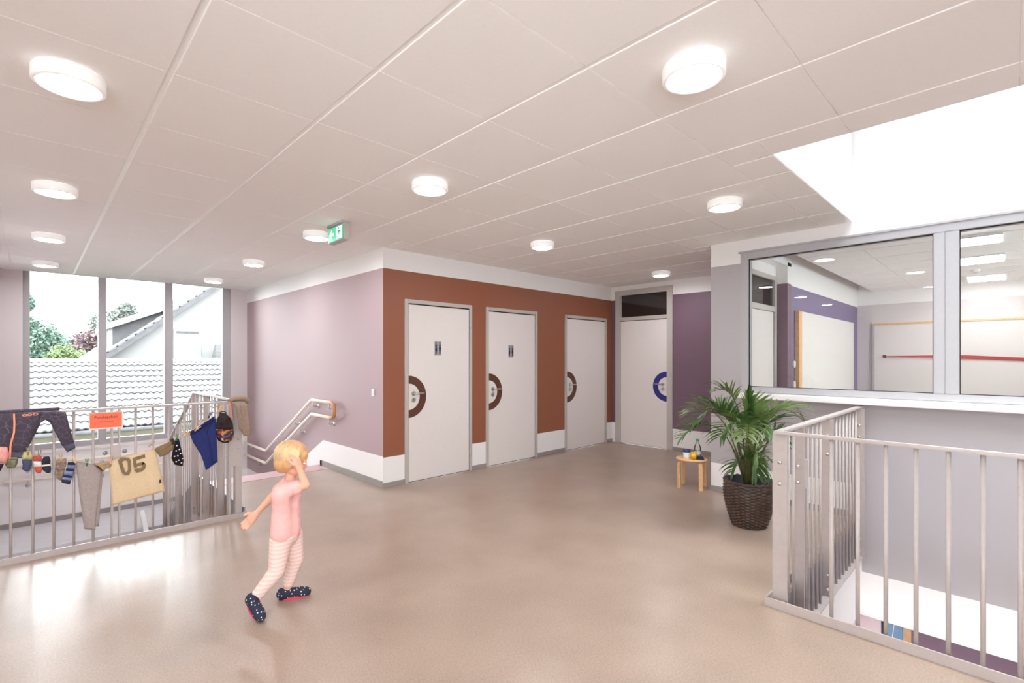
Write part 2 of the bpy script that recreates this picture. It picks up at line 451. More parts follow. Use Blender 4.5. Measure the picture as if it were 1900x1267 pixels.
# ================================================================== WINDOW (stairwell)
win = thing('window_1', 'tall grey-framed stairwell window of three panes', 'window', kind='structure')
fy0, fy1 = YW+0.06, YW+0.16
mull = [(-0.10, -0.03), (0.710, 0.806), (1.546, 1.657), (2.386, 2.50)]
for a, b in mull: MB().box((a, fy0, WZ0), (b, fy1, H+0.3), ch=0.004).obj('mullion', M_ALU, win)
for (a, b) in zip([m_[1] for m_ in mull[:-1]], [m_[0] for m_ in mull[1:]]):
    MB().box((a, fy0+0.01, WZ0), (b, fy1, WZ0+0.075), ch=0.003).obj('bottom_rail', M_ALU, win)
    MB().box((a, fy0+0.045, WZ0+0.07), (b, fy0+0.055, H+0.3)).obj('pane', M_GLASS, win)
MB().box((WX0-0.02, YW-0.03, WZ0-0.05), (WX1+0.01, fy0+0.01, WZ0-0.005), ch=0.004).obj('window_sill', M_WHITE, win)
# ================================================================== LANDING AND STAIRS
M_STEP = mat('stair_linoleum', (200, 194, 194), 0.3, noise=0.04, nscale=14, spec=0.6)
M_RISER = mat('stair_riser', (214, 208, 206), 0.5, noise=0.02, nscale=14)
YLD = 8.21
struct('floor_landing', MB().box((XW, YLD, ZL-0.2), (XL, YW, ZL)), mat('landing_linoleum', (222, 222, 226), 0.22, noise=0.04, nscale=10, spec=0.6))
st = thing('stair_flight', 'stair flight going down along the lilac wall', 'stairs', kind='structure')
N = 6; rz = 0.9/N; go = (YLD-YS)/N
for k in range(1, N):
    zt = -k*rz; y0 = YS+(k-1)*go
    MB().box((XS+0.05, y0, zt-0.17), (XL, y0+go+0.0, zt), 0).box((XS+0.05, y0-0.02, zt+0.001), (XL, y0-0.001, zt+rz-0.03), 1).obj('step', [M_STEP, M_RISER], st)
st2 = thing('stair_flight', 'lower stair flight coming down from the landing under the railing', 'stairs', kind='structure')
for k in range(1, 16):
    zt = ZL-k*rz; y1 = YLD-(k-1)*go
    MB().box((XW, y1-go, zt-0.17), (1.08, y1, zt), 0).obj('step', [M_STEP], st2)
def stringer(mb, x0, x1, pts, lowpts):
    poly = pts + lowpts[::-1]
    return mb.prism(poly, x1-x0, 0, lambda u, v, w_: (x0+w_, u, v))
sl = 0.9/(YLD-YS)
stringer(MB(), 1.09, 1.115, [(YLD+0.1, ZL+0.16), (YLD-2.2, ZL+0.16-2.3*sl)], [(YLD+0.1, ZL-0.22), (YLD-2.2, ZL-0.22-2.3*sl)]).obj('stringer', M_PLATE, st2)
MB().bar((1.085, YLD+0.1, ZL+0.20), (1.085, YLD-2.2, ZL+0.20-2.3*sl), 0.05, 0.07).obj('stringer_cap', M_WHITE, st2)
struct('baseboard_flight', MB().prism([(6.36, 0.0), (6.36, 0.075), (6.30, 0.075), (6.30, 0.0)], 0.012, 0, lambda u, v, w_: (XL-0.012+w_, u, v)), M_WHITE)

# ================================================================== LEFT RAILING (stairwell corner)
rl = thing('stair_railing', 'grey steel railing with clothes line around the stairwell', 'railing', (0, YF, 0))
def rail_part(mb, name, m=M_RAIL, par=rl):
    o = mb.obj(name, m, par); o.location = (-par.location.x, -par.location.y, -par.location.z); return o
ZR = 1.03
rail_part(MB().box((XW+0.0, YF-0.035, -0.01), (1.39, YF-0.027, 0.045)), 'kerb_plate')
rail_part(MB().box((1.382, YF-0.027, -0.01), (1.39, YS-0.02, 0.045)), 'kerb_plate')
rail_part(MB().box((XW, YF-0.02, ZR-0.008), (1.37, YF+0.02, ZR+0.008), ch=0.003), 'top_rail')
rail_part(MB().box((XS-0.02, YF+0.02, ZR-0.008), (XS+0.02, 6.445, ZR+0.008), ch=0.003), 'top_rail')
end_y, end_z = YLD+0.03, ZR-(YLD+0.03-6.445)*sl*1.0
rail_part(MB().bar((XS, 6.44, ZR), (XS, end_y, end_z), 0.04, 0.016), 'top_rail')
zb_ = -0.26
rail_part(MB().box((XW, YF-0.015, zb_-0.012), (XS+0.03, YF+0.05, zb_)), 'bottom_rail')
for x in (-0.33, -0.22, -0.11, 0.0, 0.11, 0.218, 0.328, 0.586, 0.698, 0.803, 0.916, 1.038, 1.144):
    rail_part(MB().tube([(x, YF, zb_), (x, YF, ZR-0.005)], 0.0085, 8), 'baluster')
def post_pair(x, y, axis, plate):
    """two flat bars with a plate between them"""
    for s in (-0.022, 0.022):
        p = (x+s, y) if axis == 'x' else (x, y+s)
        d = (0.006, 0.025) if axis == 'x' else (0.025, 0.006)
        rail_part(MB().box((p[0]-d[0], p[1]-d[1], zb_-0.02), (p[0]+d[0], p[1]+d[1], ZR-0.008)), 'post')
    d = (0.03, 0.008) if axis == 'x' else (0.008, 0.03)
    rail_part(MB().box((x-d[0], y-d[1]-(0.02 if axis == 'x' else 0), plate[0]), (x+d[0], y+d[1]-(0.02 if axis == 'x' else 0), plate[1])), 'post_plate')
post_pair(0.461, YF, 'x', (0.575, 0.755))
for x in (0.40, 0.52):
    rail_part(MB().lathe([(0.0001, -0.008), (0.016, -0.008), (0.016, 0.0), (0.0001, 0.004)], 12, (x, YF+0.03, 0.69), axis='y'), 'clamp_disc', M_PLATE)
rail_part(MB().box((1.245, YF-0.012, -0.25), (1.262, YF+0.03, ZR-0.008)).box((1.30, YF-0.012, -0.25), (1.352, YF+0.03, ZR-0.008)).box((1.245, YF-0.016, 0.46), (1.352, YF-0.010, ZR-0.01)), 'corner_post')
for z in (0.62, 0.70):
    rail_part(MB().lathe([(0.0001, -0.012), (0.009, -0.010), (0.009, 0.0)], 10, (1.322, YF-0.015, z), axis='y'), 'bolt', M_STEEL)
y = 4.93
posts_y = (5.36, 5.90)
while y < 8.2:
    zt = ZR if y < 6.445 else ZR-(y-6.445)*sl
    zl = zb_ if y < 6.2 else zb_-(y-6.2)*sl
    if not any(abs(y-p) < 0.05 for p in posts_y):
        rail_part(MB().tube([(XS, y, zl), (XS, y, zt-0.006)], 0.0066, 8), 'baluster')
    y += 0.11
for p in posts_y+(6.43, 7.30, 8.15):
    zt = ZR if p < 6.445 else ZR-(p-6.445)*sl
    zl = zb_ if p < 6.2 else zb_-(p-6.2)*sl
    rail_part(MB().box((XS-0.03, p-0.006, zl-0.05), (XS+0.03, p+0.006, zt-0.008)), 'post')
    for z in (zl+0.04, zl+0.10):
        rail_part(MB().lathe([(0.0001, -0.014), (0.008, -0.012), (0.008, 0.0)], 10, (XS-0.012, p-0.006, z), axis='y'), 'bolt', M_STEEL)
fas = MB()
poly_t = [(YF-0.02, 0.0), (YS, 0.0), (YLD+0.05, 0.0-(YLD+0.05-YS)*sl)]
poly_b = [(YF-0.02, -0.235), (6.15, -0.235), (YLD+0.05, -0.235-(YLD+0.05-6.15)*sl)]
stringer(fas, XS+0.032, XS+0.048, [(a, b+0.085) for a, b in poly_t], poly_b)
rail_part(fas, 'fascia_plate', M_PLATE)

# ================================================================== RIGHT RAILING (open void)
rr = thing('void_railing', 'grey steel corner railing around the open void below the rooflight', 'railing', (XV, YV, 0))
ZQ = 0.99
def rp(mb, name, m=M_RAIL): return rail_part(mb, name, m, rr)
rp(MB().box((XV-0.03, -3.19, -0.012), (XV-0.02, YV+0.035, 0.05)), 'kerb_plate')
rp(MB().box((XV-0.0195, YV+0.025, -0.012), (XG-0.015, YV+0.035, 0.05)), 'kerb_plate')
rp(MB().box((XV-0.004, -3.19, ZQ-0.009), (XV+0.036, YV, ZQ+0.009), ch=0.004), 'top_rail')
rp(MB().box((XV+0.02, YV-0.045, ZQ-0.009), (XG-0.002, YV+0.005, ZQ+0.009), ch=0.004), 'top_rail')
XB = XV+0.016; YB = YV-0.02
for k in range(0, 33):
    yy = 0.675-0.1155*k
    if yy > -3.1: rp(MB().tube([(XB, yy, -0.29), (XB, yy, ZQ-0.006)], 0.0095, 10), 'baluster')
rp(MB().box((XV+0.002, -3.19, -0.30), (XV+0.06, YV-0.05, -0.288)), 'bottom_rail')
rp(MB().box((XV+0.02, YB-0.035, -0.302), (XG-0.01, YB+0.035, -0.29)), 'bottom_rail')
rp(MB().box((XV, YV-0.002, -0.38), (XG-0.002, YV+0.006, -0.02)), 'fascia_plate', M_PLATE)
for x in (3.26, 3.36, 3.66, 3.76, 3.86, 3.96, 4.28, 4.40, 4.51, 4.62, 4.73, 4.84, 4.95, 5.06):
    rp(MB().tube([(x, YB, -0.29), (x, YB, ZQ-0.006)], 0.0085, 8), 'baluster')
for x, zz in ((XV+0.03, (0.70, 0.82)), (4.12, (0.73, 0.86, -0.14, -0.24)), (5.16, (0.74, 0.84, -0.14, -0.24))):
    rp(MB().box((x-0.006, YB-0.045, -0.32), (x+0.006, YB+0.03, ZQ-0.009)), 'post')
    for z in zz:
        rp(MB().lathe([(0.0001, -0.009), (0.007, -0.009), (0.011, -0.006), (0.011, 0.0)], 12, (x-0.006, YB-0.008, z), axis='x'), 'bolt', M_STEEL)
for s in (0, 1):
    rp(MB().box((3.47+0.05*s, YB-0.03, -0.30), (3.482+0.05*s, YB+0.03, ZQ-0.009)), 'post')
rp(MB().box((3.462, YB-0.034, 0.60), (3.538, YB+0.034, 0.78)), 'post_plate')
for z in (0.64, 0.74):
    rp(MB().tube([(3.43, YB, z), (3.60, YB, z)], 0.008, 8), 'clamp_bolt', M_STEEL)

# ================================================================== HANDRAILS
hr = thing('handrail', 'double pale wooden handrail on the lilac stair wall', 'handrail', (XL, 6.0, 0))
def hp(mb, name, m, par=hr):
    o = mb.obj(name, m, par); o.location = -par.location; return o
XH = XL-0.07
up = [(XH, 5.90, 0.865), (XH, 6.48, 0.865), (XH, 8.26, -0.055), (XH, 9.33, -0.055)]
lo = [(XH, 5.90, 0.675), (XH, 6.48, 0.675), (XH, 8.26, -0.255), (XH, 9.33, -0.255)]
hp(MB().tube(up, 0.021, 14), 'upper_rail', M_RAILWOOD)
hp(MB().tube(lo, 0.021, 14), 'lower_rail', M_RAILWOOD)
cv = [(XH, 5.905, 0.865), (XH, 5.86, 0.862), (XH, 5.82, 0.84), (XH, 5.805, 0.80), (XH, 5.805, 0.74), (XH, 5.82, 0.70), (XH, 5.86, 0.678), (XH, 5.905, 0.675)]
hp(MB().tube(cv, 0.0212, 14), 'end_bend', M_ENDWOOD)
def bracket(y, z, par=hr, axis='x', x=None):
    if axis == 'x':
        a = MB().tube([(XH, y, z-0.02), (XH, y, z-0.075), (XH+0.012, y, z-0.085), (XL-0.006, y, z-0.085)], 0.006, 8)
        a.lathe([(0.0001, -0.012), (0.02, -0.010), (0.028, -0.004), (0.028, 0.0)], 16, (XL, y, z-0.085), axis='x')
    else:
        a = MB().tube([(x, YW-0.07, z-0.02), (x, YW-0.07, z-0.075), (x, YW-0.058, z-0.085), (x, YW-0.006, z-0.085)], 0.006, 8)
        a.lathe([(0.0001, -0.012), (0.02, -0.010), (0.028, -0.004), (0.028, 0.0)], 16, (x, YW, z-0.085), axis='y')
    hp(a, 'bracket', M_STEEL, par)
for y, z in ((5.95, 0.865), (6.42, 0.865), (7.05, 0.57), (7.75, 0.205), (9.2, -0.055), (5.95, 0.675), (6.88, 0.465), (7.6, 0.09), (8.6, -0.255)): bracket(y, z)
hw = thing('handrail', 'double pale wooden handrail under the stairwell window', 'handrail', (0, YW, -0.2))
for z in (-0.05, -0.255):
    hp(MB().tube([(XW+0.12, YW-0.07, z), (XH-0.06, YW-0.07, z)], 0.021, 14), 'rail', M_RAILWOOD, hw)
    for x in (-0.05, 0.75, 1.55, 2.3): bracket(0, z, hw, 'y', x)
hl = thing('handrail', 'white handrail on the left stairwell wall seen at the frame edge', 'handrail', (XW, 8, -0.2))
for z in (-0.05, -0.255):
    hp(MB().tube([(XW+0.07, YW-0.12, z), (XW+0.07, YLD, z), (XW+0.07, YLD-2.0, z-2.0*sl)], 0.021, 12), 'rail', M_RAILWOOD, hl)
    for y_ in (9.1, 8.3):
        a = MB().tube([(XW+0.07, y_, z-0.02), (XW+0.07, y_, z-0.08), (XW+0.004, y_, z-0.085)], 0.006, 8)
        a.lathe([(0.028, 0.0), (0.028, 0.004), (0.02, 0.010), (0.0001, 0.012)], 16, (XW, y_, z-0.085), axis='x')
        hp(a, 'bracket', M_STEEL, hl)

# ================================================================== DOORS
def half_ring(cx_, cz, r0, r1, d0, d1, side, P):
    """half annulus centred on the leaf edge, opening to side (+1/-1)"""
    n = 40; vs_, fs_ = [], []
    for i in range(n+1):
        a = -math.pi/2+math.pi*i/n
        for r in (r0, r1):
            for d in (d0, d1): vs_.append(P(cx_+side*r*math.cos(a), cz+r*math.sin(a), d))
    for i in range(n):
        k = i*4
        fs_ += [(k+1, k+3, k+7, k+5), (k, k+4, k+6, k+2), (k, k+1, k+5, k+4), (k+2, k+6, k+7, k+3)]
    fs_ += [(0, 2, 3, 1), (n*4, n*4+1, n*4+3, n*4+2)]
    return MB().add(vs_, fs_)
M_SIGN = mat('silver_sign_plate', (150, 146, 150), 0.4, metal=0.3, noise=0.03, nscale=80)
M_PICTO = mat('dark_blue_pictogram', (34, 32, 70), 0.6, noise=0.03, nscale=80)
def handle(par, P, u, z, side):
    a = MB().tube([P(u, z, 0.0), P(u, z, 0.008)], 0.026, 18)
    a.tube([P(u, z, 0.006), P(u, z, 0.045)], 0.009, 10)
    a.tube([P(u, z, 0.045), P(u+side*0.02, z, 0.05), P(u+side*0.115, z, 0.05)], 0.0095, 10)
    a.obj('handle', M_STEEL, par)
    b = MB().tube([P(u, z-0.075, 0.0), P(u, z-0.075, 0.009)], 0.026, 18); b.tube([P(u, z-0.075, 0.009), P(u, z-0.075, 0.014)], 0.011, 10)
    b.obj('lock_rosette', M_STEEL, par)
def pictogram(par, P, u, z, woman):
    s = MB().box((-1, -1, -1), (1, 1, 1)); s.v = [P(u+0.021*x, z+0.082*y, 0.001+0.002*(w_+1)/2) for x, y, w_ in s.v]
    so = s.obj('sign_plate', M_SIGN, par)
    m = MB()
    m.prism([(0.012*math.cos(t*math.pi/6), 0.035+0.012*math.sin(t*math.pi/6)) for t in range(12)], 0.001, 0, lambda a, b, c: P(u+a, z+b, 0.003+c))
    if woman: body = [(-0.007, 0.02), (0.007, 0.02), (0.016, -0.03), (0.006, -0.03), (0.006, -0.06), (-0.006, -0.06), (-0.006, -0.03), (-0.016, -0.03)]
    else: body = [(-0.014, 0.02), (0.014, 0.02), (0.013, -0.02), (0.008, -0.02), (0.007, -0.06), (-0.007, -0.06), (-0.008, -0.02), (-0.013, -0.02)]
    m.prism(body, 0.001, 0, lambda a, b, c: P(u+a, z+b, 0.003+c))
    m.obj('pictogram', M_PICTO, so)
def wc_door(n, X0, X1, label, signs):
    d = thing('door_%d' % n, label, 'door', ((X0+X1)/2, YD, 0), kind='structure')
    ox, oy = (X0+X1)/2, YD
    # local frame: u = X-ox, depth towards the room = -Y
    P = lambda u, z, dep: (u, -dep-0.004, z)
    a, b = X0-ox, X1-ox
    f = MB(); fw = 0.045
    for (u0, u1, z0, z1) in ((a, a+fw, 0, ZT), (b-fw, b, 0, ZT), (a+fw, b-fw, ZT-fw, ZT)):
        f.box((u0, -0.016, z0), (u1, 0.10, z1), ch=0.004)
    f.obj('door_frame', M_FRAME, d)
    g = MB().box((a+fw, -0.002, 0.004), (b-fw, 0.02, ZT-fw)).obj('door_gasket', M_BLACK, d)
    l0, l1 = a+fw+0.006, b-fw-0.004
    leaf = MB().box((l0, -0.004, 0.010), (l1, 0.04, ZT-fw-0.012), ch=0.002).obj('door_leaf', M_DOOR, d)
    half_ring(l0, 0.98, 0.150, 0.240, 0.0002, 0.0015, 1, P).obj('ring_decal', M_BROWNRING, leaf)
    handle(leaf, P, l0+0.065, 1.015, 1)
    if signs:
        uu = (3.495 if n == 1 else 4.722)-ox; zz = 1.535 if n == 1 else 1.513
        pictogram(leaf, P, uu-0.027, zz, True); pictogram(leaf, P, uu+0.027, zz, False)
    for z in (0.23, 1.83):
        MB().tube([(b-fw+0.004, -0.018, z-0.05), (b-fw+0.004, -0.018, z+0.05)], 0.008, 10).obj('hinge', M_STEEL, d)
wc_door(1, *D1, 'white washroom door nearest the corner, with pictograms and brown half ring', True)
wc_door(2, *D2, 'middle white washroom door with pictograms and brown half ring', True)
wc_door(3, *D3, 'white door with brown half ring and no pictograms, beside the far corner', False)

d = thing('door_4', 'white door with blue half ring under a dark transom window', 'door', (XE, (E0+E1)/2, 0), kind='structure')
oy = (E0+E1)/2; a, b = E0-oy, E1-oy
PX = lambda u, z, dep: (-dep-0.004, u, z)
f = MB(); fw = 0.095
for (u0, u1, z0, z1) in ((a, a+fw, 0, EZ), (b-fw, b, 0, EZ), (a+fw, b-fw, EZ-0.085, EZ), (a+fw, b-fw, 2.045, 2.105)): f.box((-0.02, u0, z0), (0.12, u1, z1), ch=0.004)
for (u0, u1, z0, z1) in ((a+0.02, a+0.03, 0, EZ-0.02), (b-0.03, b-0.02, 0, EZ-0.02)): f.box((-0.024, u0, z0), (-0.018, u1, z1))
f.obj('door_frame', M_FRAME, d)
MB().box((0.02, a+fw, 2.105), (0.03, b-fw, EZ-0.085)).obj('transom_pane', M_DARKGLASS, d)
MB().box((0.0, b-fw-0.012, 2.105), (0.022, b-fw, EZ-0.085)).obj('glazing_bead', M_FRAME, d)
MB().box((0.004, a+fw, 0.004), (0.03, b-fw, 2.045)).obj('door_gasket', M_BLACK, d)
leaf = MB().box((-0.004, a+fw+0.004, 0.01), (0.03, b-fw-0.006, 2.036), ch=0.002).obj('door_leaf', M_DOOR, d)
half_ring(a+fw+0.004, 0.98, 0.145, 0.235, 0.0002, 0.0015, 1, PX).obj('ring_decal', M_BLUERING, leaf)
handle(leaf, PX, a+fw+0.07, 1.015, 1)

# light switch on lilac wall
sw = thing('light_switch', 'small white light switch on the lilac wall near the corner', 'light switch', (XL, 4.965, 1.035))
MB().box((-0.010, -0.03, -0.04), (0, 0.03, 0.04), ch=0.003).obj('plate', M_WHITE, sw)
MB().box((-0.014, -0.020, -0.028), (-0.009, 0.020, 0.028), ch=0.002).obj('rocker', M_DOOR, sw)
MB().tube([(-0.0145, 0, -0.018), (-0.0135, 0, -0.018)], 0.005, 10).obj('indicator', mat('switch_lamp', (190, 120, 100), 0.4), sw)

# ================================================================== GLAZED WALL
gz = thing('window_3', 'wide grey-framed interior glazing of the classroom', 'window', (XG, 0, 0), kind='structure')
def gp(mb, name, m=M_ALU): return mb.obj(name, m, gz)
fx0, fx1 = -0.015, 0.10
gp(MB().box((fx0, G1-0.075, GZ0), (fx1, G1, GZ1), ch=0.004), 'frame_post')
gp(MB().box((fx0, G0, GZ1-0.075), (fx1, G1-0.075, GZ1), ch=0.004), 'frame_head')
gp(MB().box((fx0, G0, GZ0), (fx1, G1-0.075, GZ0+0.06), ch=0.004), 'frame_base')
for (p, q) in ((0.385, 0.455), (0.300, 0.384)): gp(MB().box((fx0, p, GZ0+0.06), (fx1, q, GZ1-0.075), ch=0.004), 'mullion')
gp(MB().box((fx0, -1.35, GZ0+0.06), (fx1, -1.20, GZ1-0.075), ch=0.004), 'mullion')
for (p, q) in ((0.455, G1-0.075), (-1.20, 0.300), (G0, -1.35)):
    gp(MB().box((0.018, p, GZ0+0.06), (0.028, q, GZ1-0.075)), 'pane', M_GLASS)
    gs = MB(); t = 0.006
    for (y0, y1, z0, z1) in ((p, p+t, GZ0+0.06, GZ1-0.075), (q-t, q, GZ0+0.06, GZ1-0.075), (p, q, GZ1-0.075-t, GZ1-0.075), (p, q, GZ0+0.06, GZ0+0.06+t)): gs.box((0.008, y0, z0), (0.017, y1, z1))
    gp(gs, 'gasket', M_BLACK)
gp(MB().box((fx0-0.008, G0, GZ1-0.005), (0.02, G1+0.02, GZ1+0.012)), 'head_trim')
gp(MB().box((-0.10, G0, 1.012), (0.02, G1+0.0, 1.068), ch=0.006), 'window_sill', M_WHITE)

# ================================================================== CLASSROOM BEHIND THE GLASS
RX1 = 11.45; RYL = 2.20; RYB = 2.085; XJ = 7.20; RC = 2.67
struct('floor_classroom', MB().box((XG+0.145, -3.4, -0.24), (RX1, YP-0.0, 0)), M_FLOOR)
DR0, DR1 = 5.95, 7.15
struct('wall_classroom_left', wall_with_openings('y', RYL, XG+0.13, XJ, 0, 3.0, [(DR0, DR1, 0, 2.50)], 0.05), M_ROOMPUR)
struct('wall_classroom_side', MB().box((XJ, RYB, 0), (RX1, RYL+0.05, 3.0)), M_ROOMPUR)
M_RW = banded('classroom_wall_paint', (210, 202, 202), 0.55, z1=2.43, zb=0.3)
struct('wall_classroom_back', MB().box((RX1, -3.4, 0), (RX1+0.15, RYL+0.05, 3.0)), M_RW)
struct('wall_classroom_right', wall_with_openings('y', -3.4, XG+0.14, RX1, 0, 3.0, [(6.2, 10.2, 1.0, 2.3)], -0.15), M_RW)
wn = thing('added_window_classroom', 'added classroom daylight window out of view', 'window', kind='structure')  # unseen opening added to brighten the classroom with sky light
for a_, b_ in ((6.2, 8.2), (8.2, 10.2)):
    MB().box((a_+0.03, -3.49, 1.05), (b_-0.03, -3.48, 2.25)).obj('pane', M_GLASS, wn)
    f_ = MB()
    for (p, q, r, s) in ((a_, a_+0.05, 1.0, 2.3), (b_-0.05, b_, 1.0, 2.3), (a_, b_, 1.0, 1.05), (a_, b_, 2.25, 2.3)): f_.box((p, -3.51, r), (q, -3.45, s))
    f_.obj('frame', M_ALU, wn)
struct('ceiling_classroom', MB().box((XG+0.142, -3.4, 3.0), (RX1+0.1, RYL+0.05, 3.1)).box((XG+0.14, -3.4, H+0.05), (XG+0.16, RYL, 3.0)), M_WHITE)
cc = MB()
struct('ceiling_canopy', MB().box((6.6, -3.2, RC+0.005), (RX1-0.0, 1.84, RC+0.1)), M_GRID)
can = bpy.data.objects['ceiling_canopy']
tme = tile_mb([(0, 0.625, 0, 0.625)]).mesh('ceiling_tile', M_TILE)
for i in range(7):
    for j in range(6):
        link('ceiling_tile', tme, can, loc=(6.95+0.64*i, 1.84-0.63*(j+1), RC))
d = thing('door_5', 'white classroom door with a glazed transom seen through the glass', 'door', ((DR0+DR1)/2, RYL, 0), kind='structure')
ox = (DR0+DR1)/2; a, b = DR0-ox, DR1-ox
f = MB()
for (u0, u1, z0, z1) in ((a, a+0.06, 0, 2.5), (b-0.09, b, 0, 2.5), (a+0.06, b-0.09, 2.44, 2.5), (a+0.06, b-0.09, 2.03, 2.10)): f.box((u0, -0.02, z0), (u1, 0.06, z1), ch=0.004)
f.obj('door_frame', M_FRAME, d)
MB().box((a+0.06, 0.01, 2.10), (b-0.09, 0.02, 2.44)).obj('transom_pane', glass_mat('transom_glass', 1.5, (0.62, 0.58, 0.58)), d)
MB().box((b-0.105, 0.0, 0.0), (b-0.09, 0.03, 2.03)).obj('door_gasket', M_BLACK, d)
MB().box((a+0.06, -0.004, 0.01), (b-0.105, 0.05, 2.025), ch=0.002).obj('door_leaf', M_DOOR, d)
wb = thing('whiteboard', 'tall whiteboard with wooden edge on the violet classroom wall', 'whiteboard', (9.25, RYB-0.002, 1.2))
MB().box((-1.56, -0.05, -1.0), (1.60, -0.012, 0.87), ch=0.004).obj('board_surface', mat('whiteboard_enamel', (226, 222, 218), 0.2, noise=0.01, nscale=5), wb)
MB().box((-1.70, -0.055, -1.0), (-1.561, 0.0, 0.87), ch=0.004).obj('wooden_edge', M_WOOD, wb)
MB().box((-1.56, -0.012, -0.98), (1.58, -0.0, 0.85)).obj('backing', M_ALU, wb)
pb = thing('pinboard', 'wide pale wall board with thin wooden top rail on the classroom end wall', 'board', (RX1, 0.2, 1.3))
MB().box((-0.03, -1.9, -1.0), (0, 1.62, 0.745), ch=0.004).obj('panel', mat('board_felt', (216, 209, 207), 0.7, noise=0.01, nscale=50), pb)
MB().box((-0.04, -1.9, 0.745), (0, 1.65, 0.775)).obj('top_rail', M_WOOD, pb)
MB().box((-0.04, 1.62, -1.0), (0, 1.65, 0.745)).obj('side_rail', M_ALU, pb)
rb = MB(); n = 40; vs_, fs_ = [], []
for i in range(n+1):
    t = i/n; y = 1.66-3.4*t; z = 1.455-0.10*t+0.02*math.sin(6*t); tw = 0.6*math.sin(9*t+0.5); hh = 0.012+0.03*min(1, t*3)
    for s in (-1, 1): vs_.append((RX1-0.05+0.012*math.sin(tw)*s, y, z+s*hh*math.cos(tw)*0.8))
for i in range(n): fs_.append((2*i, 2*i+1, 2*i+3, 2*i+2))
rb.add(vs_, fs_, 0, True); rb.add([(p[0]-0.002, p[1], p[2]) for p in vs_], [f[::-1] for f in fs_], 0, True)
M_RED = mat('red_ribbon_satin', (176, 52, 48), 0.45, noise=0.05, nscale=40)
ro = thing('ribbon', 'long red ribbon stretched across the pale wall board', 'ribbon', (0, 0, 0))
rb.obj('band', M_RED, ro); MB().box((RX1-0.065, 1.64, 1.43), (RX1-0.035, 1.69, 1.485), ch=0.006).obj('knot', mat('dark_red_knot', (110, 38, 40), 0.6, noise=0.05), ro)
M_STRIP = emis('classroom_lamp', (1, 0.98, 0.96), 9)
for k, (x0, x1, lab) in enumerate(((6.95, 7.42, 'square classroom ceiling light panel nearest the glass'), (8.30, 8.90, 'middle square classroom ceiling light panel'), (10.25, 10.95, 'square classroom ceiling light panel nearest the end wall'))):
    lp = thing('ceiling_panel', lab, 'lamp', ((x0+x1)/2, 0.30, RC), group='classroom light panels')
    MB().box((x0-(x0+x1)/2, -0.22, -0.02), (x1-(x0+x1)/2, 0.22, 0.0)).obj('housing', M_WHITE, lp)
    MB().box((x0-(x0+x1)/2+0.015, -0.205, -0.024), (x1-(x0+x1)/2-0.015, 0.205, -0.020)).obj('diffuser', M_STRIP, lp)
sd = thing('smoke_detector', 'small white smoke detector on the classroom ceiling', 'smoke detector', (9.6, 0.38, RC))
MB().lathe([(0.05, 0), (0.05, -0.02), (0.03, -0.045), (0.0001, -0.045)], 20).obj('body', M_WHITE, sd)
MB().lathe([(0.012, -0.045), (0.012, -0.05), (0.0001, -0.05)], 12).obj('sensor', M_PLATE, sd)
for z, lab, hh in ((1.34, 'small white wall box on the violet wall beside the whiteboard', 0.045), (1.0, 'narrow white wall socket strip low beside the whiteboard', 0.11)):
    o = thing('wall_box', lab, 'wall box', (7.47, RYB, z))
    MB().box((-0.03, -0.03, -hh), (0.03, 0, hh), ch=0.006).obj('cover', M_WHITE, o); MB().box((-0.012, -0.034, -0.01), (0.012, -0.029, 0.01)).obj('button', M_DOOR, o)

# ================================================================== LOWER STOREY GLIMPSE
pic = thing('lower_picture', 'blue picture in the lower storey doorway below the void', 'picture', (XG+0.075, 0.735, -1.2))
MB().box((0.0, -0.075, -0.6), (0.01, 0.075, 0.36)).obj('sheet', mat('blue_picture_print', (92, 122, 152), 0.5, noise=0.12, nscale=12), pic)
MB().bar((-0.004, -0.02, 0.33), (-0.004, 0.03, -0.1), 0.008, 0.004).obj('stripe', M_WHITE, pic)
struct('door_6', MB().box((XG+0.05, 0.790, ZLOW), (XG+0.14, 0.802, -0.85), 0).box((XG+0.05, 0.60, ZLOW), (XG+0.14, 0.65, -0.85), 1).box((XG+0.09, 0.65, ZLOW), (XG+0.12, 0.79, -0.85), 2), [M_BLACK, mat('oak_jamb', (170, 132, 96), 0.5, noise=0.1, nscale=15), M_WHITE], label='lower storey doorway with oak jamb')

